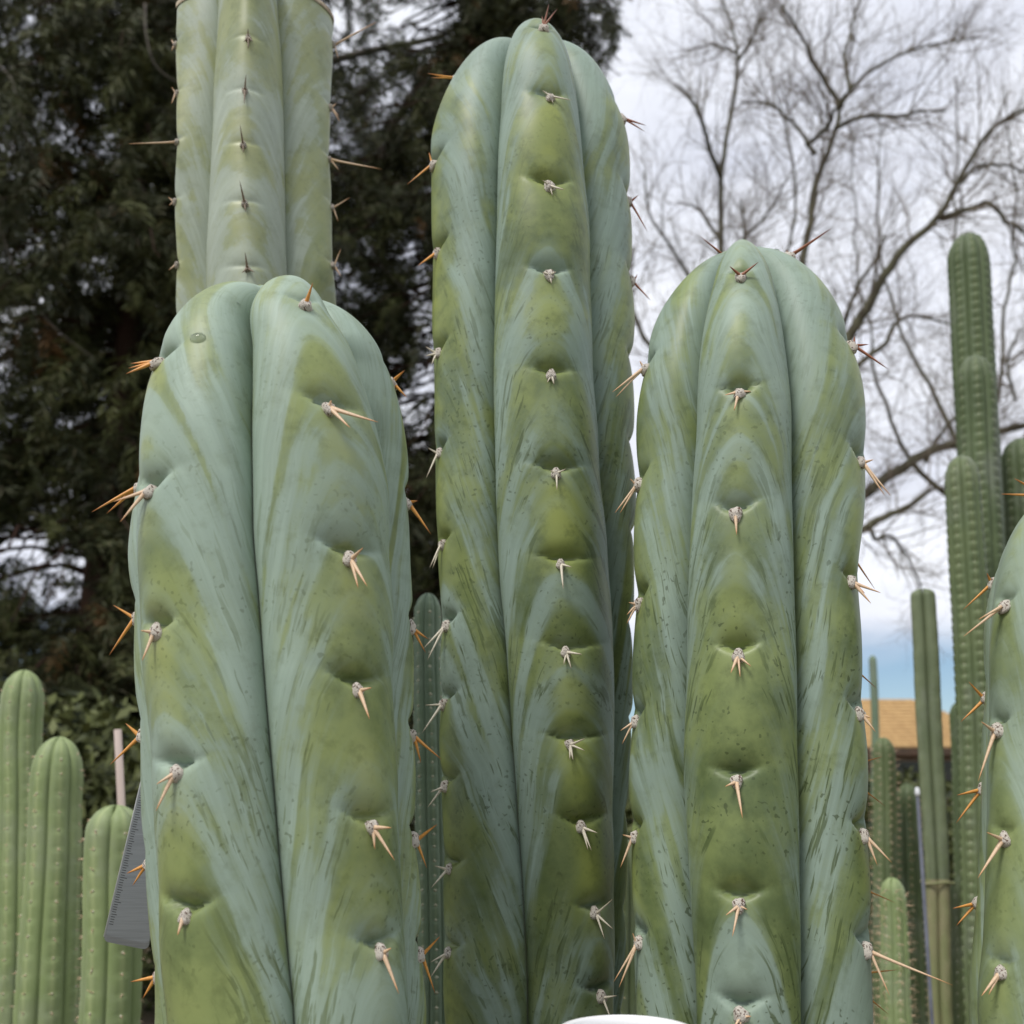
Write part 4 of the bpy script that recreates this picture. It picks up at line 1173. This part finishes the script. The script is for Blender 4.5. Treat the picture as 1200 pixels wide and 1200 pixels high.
bare_tree("bare_tree", "leafless tree with heavy crooked limbs spreading behind the slim cacti", 12.0,
    [(925, 640, 15.5), (915, 800, 26), (905, 1040, 30)],
    [[(925, 640, 0, 14), (935, 400, 0, 10), (943, 290, 0, 7), (957, 207, .1, 5.5), (978, 150, .2, 4.5), (985, 125, .2, 4), (1010, 95, .3, 3), (1070, 60, .4, 2.2), (1110, 50, .5, 1.5), (1150, 44, .6, 1)],
     [(985, 125, .2, 3.5), (965, 82, 0, 2.8), (946, 38, -.2, 2), (915, 5, -.3, 1.3)],
     [(996, 108, .25, 3), (992, 65, .5, 2.4), (1003, 25, .6, 1.8), (1012, -15, .7, 1.4)],
     [(978, 152, .2, 3), (1000, 140, 0, 2.4), (1040, 134, -.2, 1.9), (1110, 130, -.4, 1)],
     [(955, 180, .1, 3), (930, 150, .4, 2.2), (900, 128, .6, 1.7), (868, 120, .8, 1)],
     [(945, 170, .1, 3), (966, 152, -.2, 2.6), (975, 130, -.4, 2), (1000, 100, -.6, 1.3)],
     [(930, 600, 0, 12), (970, 470, -.3, 9), (1004, 392, -.5, 7), (1035, 340, -.6, 6.5), (1060, 300, -.7, 6), (1105, 255, -.8, 5), (1128, 210, -.9, 4), (1145, 180, -1, 3.2), (1165, 150, -1, 2.6), (1205, 125, -1.1, 2)],
     [(1103, 256, -.8, 4), (1130, 245, -1, 3.2), (1150, 238, -1.1, 2.6), (1178, 255, -1.2, 2), (1205, 276, -1.3, 1.4)],
     [(1126, 213, -.9, 3), (1150, 200, -.7, 2.2), (1180, 195, -.6, 1.7), (1210, 205, -.5, 1.2)],
     [(930, 660, 0, 14), (975, 610, .2, 9), (1018, 580, .3, 7), (1050, 560, .3, 6.5), (1085, 540, .4, 6), (1120, 525, .4, 5.5), (1160, 512, .5, 5), (1215, 495, .5, 4)],
     [(1085, 540, .4, 3.5), (1098, 515, .5, 2.6), (1112, 495, .5, 2), (1135, 480, .6, 1.2)],
     [(930, 690, 0, 12), (985, 632, -.2, 6.5), (1018, 615, -.3, 5.5), (1045, 602, -.3, 4.5), (1065, 592, -.3, 3.5), (1095, 572, -.4, 2)],
     [(1018, 615, -.3, 3), (1030, 632, -.2, 2.2), (1048, 630, -.2, 1.8), (1065, 650, 0, 1.4), (1080, 688, 0, 1)],
     [(960, 500, -.2, 7), (995, 445, .2, 4.5), (1020, 422, .3, 4), (1045, 407, .4, 3.4), (1052, 385, .5, 2.8), (1075, 373, .6, 2), (1115, 380, .7, 1.2)],
     [(965, 480, -.2, 5), (995, 375, -.4, 3.6), (1012, 328, -.5, 3), (1030, 300, -.5, 2.2), (1036, 275, -.5, 1.3)],
     [(1190, 470, 1.0, 2.2), (1180, 420, 1.0, 1.8), (1195, 385, 1.1, 1.2)]],
    5, 1.1, 10, 6, 4)
bare_tree("bare_tree", "leafless tree with two upright limbs between the tallest and the broad cactus", 15.0,
    [(852, 560, 10.5), (850, 800, 17), (846, 1020, 20)],
    [[(852, 560, 0, 10), (848, 380, 0, 6.5), (846, 285, 0, 5), (844, 205, 0, 4.2), (852, 155, .1, 3.4), (862, 100, .2, 3), (864, 70, .2, 2.7), (858, 35, .3, 2), (845, -5, .4, 1.5)],
     [(864, 72, .2, 2.4), (880, 45, 0, 1.9), (895, 8, -.2, 1.4)],
     [(844, 206, 0, 3.6), (832, 178, -.3, 3), (818, 145, -.5, 2.6), (804, 112, -.6, 2), (790, 98, -.7, 1)],
     [(862, 62, .2, 2), (840, 58, .5, 1.5), (800, 60, .8, 0.9)],
     [(846, 285, 0, 3), (835, 262, .4, 2.2), (820, 242, .6, 1.7), (795, 236, .8, 1)],
     [(850, 500, 0, 6), (800, 430, .3, 4.5), (765, 400, .4, 3.6), (752, 372, .5, 3), (745, 340, .6, 2.2), (742, 290, .7, 1.4)],
     [(850, 470, 0, 5), (815, 340, -.3, 3), (790, 295, -.4, 2.2), (765, 255, -.5, 1.6), (755, 200, -.6, 1)],
     [(852, 430, 0, 5), (865, 320, .3, 3), (872, 268, .4, 2.2), (868, 235, .5, 1.4)],
     [(870, 280, .4, 2.2), (895, 258, .2, 1.8), (915, 235, .1, 1.3), (925, 205, 0, .8)],
     [(856, 460, 0, 5), (905, 330, 1.0, 3), (930, 250, 1.2, 2), (925, 180, 1.4, 1.3), (905, 90, 1.5, .9)]],
    6, 1.3, 9, 6, 4)
bare_tree("bare_tree", "farther leafless tree with fine upright twigs behind the tall slim pair", 20.0,
    [(1150, 620, 6), (1155, 800, 12), (1160, 1000, 14)],
    [[(1150, 620, 0, 7), (1140, 480, 0, 4), (1130, 330, .3, 3), (1133, 180, .4, 1.8), (1120, 90, .5, .9)],
     [(1152, 600, 0, 6), (1175, 400, -.5, 3.4), (1190, 280, -.7, 2.4), (1185, 180, -.8, 1.5), (1178, 100, -.9, .8)],
     [(1146, 580, 0, 6), (1085, 430, .5, 3.2), (1050, 300, .7, 2.3), (1035, 190, .8, 1.4), (1030, 110, .9, .8)],
     [(1150, 610, 0, 6), (1060, 540, -.5, 3), (1000, 380, -.7, 2.2), (995, 250, -.8, 1.3), (1000, 150, -.9, .8)],
     [(1154, 610, 0, 5), (1220, 450, .3, 3), (1235, 300, .4, 2), (1215, 200, .5, 1.2)]],
    9, 1.7, 6, 5, 4, 0.75, 0.035)

# ---- dark conifers
t = NT("needle_foliage")
_a = t.sep(t.attr("tint").outputs['Vector'])
_c = t.mix(_a[0], (0.016, 0.022, 0.008), (0.11, 0.125, 0.040))
_c = t.mix(t.math('MULTIPLY', _a[1], 1.0), _c, (0.13, 0.065, 0.022))
M['needle'] = t.out(_c, 0.6, 0.25)
M['con_bark'] = mat_plain("conifer_bark", (0.045, 0.026, 0.019), (0.028, 0.019, 0.014), 8.0, 0.95, 0.1, 0.5, stretch=(1, 1, 0.2))
M['grey_branch'] = mat_plain("grey_branch", (0.12, 0.11, 0.09), (0.08, 0.07, 0.06), 6.0, 0.9, 0.1)

GAPS = [  # openings in the crowns where sky comes through: centre, half-size, share of sprays removed
    (25, 645, 42, 34, .97), (85, 655, 34, 24, .9), (75, 590, 26, 8, .7), (100, 700, 40, 10, .75), (20, 700, 30, 8, .5), (140, 640, 10, 8, .5),
    (490, 480, 16, 55, .9), (505, 420, 14, 40, .9), (497, 350, 16, 40, .85), (450, 55, 60, 30, .5), (490, 15, 45, 26, .97), (430, 130, 45, 40, .42),
    (480, 110, 30, 50, .4), (400, 60, 20, 60, .3), (500, 180, 20, 40, .6), (5, 405, 14, 12, .8), (120, 415, 25, 8, .4), (50, 340, 14, 14, .4),
    (105, 815, 14, 6, .5), (480, 290, 20, 20, .45), (420, 330, 12, 14, .35), (75, 745, 12, 5, .4), (20, 372, 18, 18, .4), (60, 378, 14, 12, .4)]
def spray_templates(rs, leaf, count):
    out = []
    for q in range(6):
        Vs, n = [], 0
        L = 1.0
        for k in range(count):
            f = rs.rand() ** 0.8
            side = rs.choice([-1, 1]); a = math.radians(rs.uniform(25, 70))
            stem = np.array([f, 0, -0.30 * f * f])
            d = np.array([math.cos(a), side * math.sin(a), rs.uniform(-0.75, 0.15)]); d /= np.linalg.norm(d)
            ln = leaf * rs.uniform(0.6, 1.4) * (1.1 - 0.5 * f)
            w_ = np.cross(d, rs.randn(3)); w_ /= np.linalg.norm(w_); w_ *= leaf * 0.05
            p = stem + rs.randn(3) * 0.03
            Vs += [p, p + d * ln * 0.5 + w_, p + d * ln + np.array([0, 0, -ln * 0.15]), p + d * ln * 0.5 - w_]
        out.append(np.array(Vs).reshape(count, 4, 3))
    return out

def conifer(name, label, D, px, zbase, height, spread, nbranch, seed, xmax, top_arm=False, leafcount=74, spray_len=0.42, extra=(), fill=420):
    rs = np.random.RandomState(seed)
    bx = at_y(px, 940, D)[0]
    root = empty(name, (bx, D, 0), label, "tree")
    n = 20; zz = np.linspace(-0.1, height, n)
    P = np.stack([bx + 0.06 * np.sin(zz * 0.9 + seed), D + 0.05 * np.cos(zz), zz], 1)
    V, Q, T = tube(P, np.linspace(0.24, 0.03, n), 12)
    link("trunk", fast_mesh("trunk", V, Q, T), M['con_bark'], root)
    tpl = spray_templates(rs, 0.28, leafcount)
    limbs = Acc(); quads = []; tints = []
    def place(p, d, s, warm=0.0):
        x, y = proj(p + d * s * 0.5)
        if p[1] < 3: return
        lim = 705 + 12 * math.sin(y * 0.05) if (top_arm and y > 215) else xmax
        if x > lim and not (top_arm and y < 118 - (x - 500) * 0.13 + 25 * math.sin(x * 0.05) and x < 745): return
        for gx, gy, gw, gh, pr_ in GAPS:
            e = ((x - gx) / (gw + 8)) ** 2 + ((y - gy) / (gh + 8)) ** 2
            if e < 1 and rs.rand() < pr_: return
        d = d / np.linalg.norm(d)
        sd = np.cross(d, [0, 0, 1.0]); sd /= np.linalg.norm(sd) + 1e-9; up = np.cross(sd, d)
        roll = rs.uniform(-0.6, 0.6); sd, up = sd * math.cos(roll) + up * math.sin(roll), up * math.cos(roll) - sd * math.sin(roll)
        tq = tpl[rs.randint(6)]
        quads.append(p + s * (tq[..., :1] * d + tq[..., 1:2] * sd + tq[..., 2:] * up))
        tv = np.clip(rs.beta(1.3, 3.0) + 0.05 * rs.randn(leafcount), 0, 1)
        wm = np.clip(warm + (0.8 if rs.rand() < 0.03 else 0.0) + 0.1 * rs.randn(leafcount), 0, 0.9)
        tints.append(np.stack([tv, wm, tv * 0], 1))
    def limb(P, r0, ns, fol=1.0, mat_acc=limbs):
        V, Q, T = tube(P, np.linspace(r0, r0 * 0.25, len(P)), 6)
        mat_acc.add(V, Q, T)
        Lb = np.linalg.norm(np.diff(P, axis=0), axis=1).sum()
        for k in range(int(ns * fol)):
            f = rs.uniform(0.12, 1.0) ; i = min(int(f * (len(P) - 1)), len(P) - 2)
            dd = P[i + 1] - P[i]; dd /= np.linalg.norm(dd)
            side = rs.randn(3); side[2] -= 0.55; side -= dd * np.dot(side, dd) * 0.7
            v = dd * rs.uniform(0.2, 0.9) + side / np.linalg.norm(side) * 0.9
            place(P[i] + rs.randn(3) * 0.10, v, spray_len * rs.uniform(0.7, 1.35))
    for k in range(nbranch):
        h = zbase + (height - zbase) * (k + rs.rand()) / nbranch
        az = rs.uniform(0, 2 * math.pi)
        L = spread * (1 - 0.55 * (h / height) ** 1.5) * rs.uniform(0.6, 1.1)
        ss_ = np.linspace(0, 1, 9)
        rise = rs.uniform(-0.05, 0.28)
        Pb = np.stack([bx + np.cos(az) * L * ss_, D + np.sin(az) * L * ss_ * 0.8, h + L * (rise * ss_ - 0.55 * ss_ ** 2)], 1)
        Pb[1:-1] += rs.randn(7, 3) * 0.04
        x_, y_ = proj(Pb[-1])
        if x_ > (735 if top_arm else xmax + 30):          # open sky on that side: grow the bough the other way
            Pb[:, 0] = 2 * bx - Pb[:, 0]
            if proj(Pb[-1])[0] > (735 if top_arm else xmax + 30): continue
        limb(Pb, 0.022, 28 * L / spread + 9)
    for k in range(fill):                       # short shoots in front of and round the trunk
        h = rs.uniform(zbase, height)
        place(np.array([bx + rs.randn() * 0.55, D + rs.uniform(-1.4, 0.2), h]), np.array([rs.randn() * 0.6, -rs.rand(), -0.35 - rs.rand() * 0.6]), spray_len * rs.uniform(0.8, 1.5))
    for (pts, r, ns) in extra:
        Pb = smooth_path(np.array([at_y(a_, b_, D + c_) for a_, b_, c_ in pts]), 14)
        e = Acc()
        limb(Pb, r, ns, 1.0, e)
        link("branch", e.mesh("branch"), M['grey_branch'], root)
    link("limbs", limbs.mesh("limbs"), M['con_bark'], root)["kind"] = "stuff"
    Vq = np.concatenate(quads).reshape(-1, 3)
    nq = len(Vq) // 4
    me = fast_mesh("crown", Vq - np.array([bx, D, 0]), np.arange(nq * 4).reshape(-1, 4), None, False)
    tn = np.repeat(np.concatenate(tints), 4, 0)
    at = me.attributes.new("tint", 'FLOAT_VECTOR', 'POINT')
    if len(at.data) == len(tn): at.data.foreach_set("vector", tn.astype(np.float32).ravel())
    o = bpy.data.objects.new("crown", me); me.materials.append(M['needle']); COL.objects.link(o); o.parent = root
    o["kind"] = "stuff"
    return nq

NQ = 0
NQ += conifer("conifer_tree", "dark drooping conifer behind the cut-off column and the front cactus", 9.0, 110, 0.2, 10.0, 3.0, 185, 41, 500,
    extra=[([(170, 5, -1.5), (172, 45, -1.6), (190, 85, -1.7), (215, 100, -1.7)], 0.012, 4), ([(-10, 70, -2), (12, 90, -2), (22, 130, -2), (40, 190, -2)], 0.012, 10),
           ([(-5, 250, -1), (20, 320, -1), (60, 380, -1.1), (110, 420, -1.2)], 0.012, 6)])
NQ += conifer("conifer_tree", "dark conifer whose thin upper boughs hang behind the tallest cactus's tip", 11.0, 575, 0.3, 11.5, 3.8, 330, 43, 515, True,
    extra=[([(330, 90, 0), (400, 68, 0), (455, 55, 0), (510, 45, 0), (560, 20, 0), (640, 5, 0), (720, 20, 0)], 0.05, 95), ([(415, 218, -.5), (430, 250, -.6), (440, 300, -.7), (478, 345, -.8)], 0.026, 0),
           ([(440, 215, 0), (470, 130, 0), (510, 90, 0), (560, 60, 0)], 0.05, 60)])
NQ += conifer("conifer_tree", "farther dark conifer filling in between the two nearer conifers", 14.5, 265, 0.0, 15.0, 4.4, 170, 47, 490, False, 60, 0.62)

NQ += conifer("conifer_tree", "dark conifer at the border, boughs hanging over the tallest bright green column", 9.5, -140, 0.2, 10.0, 2.7, 150, 61, 200, False, 60, 0.45)

# low evergreen shrubs closing the view under the trees
def shrub(name, label, D, px, rx, rz, seed, tint=0.5):
    rs = np.random.RandomState(seed)
    bx = at_y(px, 940, D)[0]
    root = empty(name, (bx, D, 0), label, "shrub")
    st_ = Acc()
    for k in range(9):
        a = rs.uniform(0, 6.28); e = np.array([bx + rx * 0.7 * math.cos(a), D + rx * 0.7 * math.sin(a), rz * rs.uniform(0.9, 1.7)])
        P = smooth_path([np.array([bx, D, -0.05]), np.array([bx, D, 0]) * 0.5 + e * 0.5 + rs.randn(3) * 0.05, e], 6)
        V, Q, T = tube(P, np.linspace(0.02, 0.004, 6), 5); st_.add(V, Q, T)
    link("stems", st_.mesh("stems"), M['con_bark'], root)
    n = 9000
    d = rs.randn(n, 3); d /= np.linalg.norm(d, axis=1)[:, None]
    rr = rs.rand(n) ** 0.35 * (1 + 0.18 * np.sin(d[:, 0] * 5 + seed) + 0.15 * np.sin(d[:, 2] * 6 + d[:, 1] * 4))
    c = np.array([bx, D, rz]) + d * rr[:, None] * np.array([rx, rx * 0.8, rz])
    c = c[c[:, 2] > 0.02]; n = len(c)
    a = rs.randn(n, 3); a /= np.linalg.norm(a, axis=1)[:, None]
    b = np.cross(a, rs.randn(n, 3)); b /= np.linalg.norm(b, axis=1)[:, None]
    L = rs.uniform(0.03, 0.06, (n, 1))
    Vq = np.stack([c - a * L, c + b * L * 0.4, c + a * L, c - b * L * 0.4], 1).reshape(-1, 3)
    me = fast_mesh("foliage", Vq - np.array([bx, D, 0]), np.arange(n * 4).reshape(-1, 4), None, False)
    at = me.attributes.new("tint", 'FLOAT_VECTOR', 'POINT')
    if len(at.data) == n * 4:
        tv = np.repeat(np.clip(rs.rand(n) * tint * 1.5, 0, 1), 4)
        at.data.foreach_set("vector", np.stack([tv, tv * 0, tv * 0], 1).astype(np.float32).ravel())
    o = bpy.data.objects.new("foliage", me); me.materials.append(M['needle']); COL.objects.link(o); o.parent = root; o["kind"] = "stuff"
shrub("shrub", "low grey-green shrub behind the bright green columns and the pale stake", 5.0, 60, 1.3, 0.75, 51, 0.9)
shrub("shrub", "dark low shrub behind the narrow blue-green column", 6.0, 400, 1.5, 0.75, 52, 0.5)
shrub("shrub", "green shrub behind the two touching thick cacti", 5.5, 735, 1.2, 0.65, 53, 1.0)
shrub("shrub", "dark green shrub low behind the corky stem and slim columns", 6.5, 1110, 1.6, 0.62, 54, 0.8)
print("foliage quads", NQ)
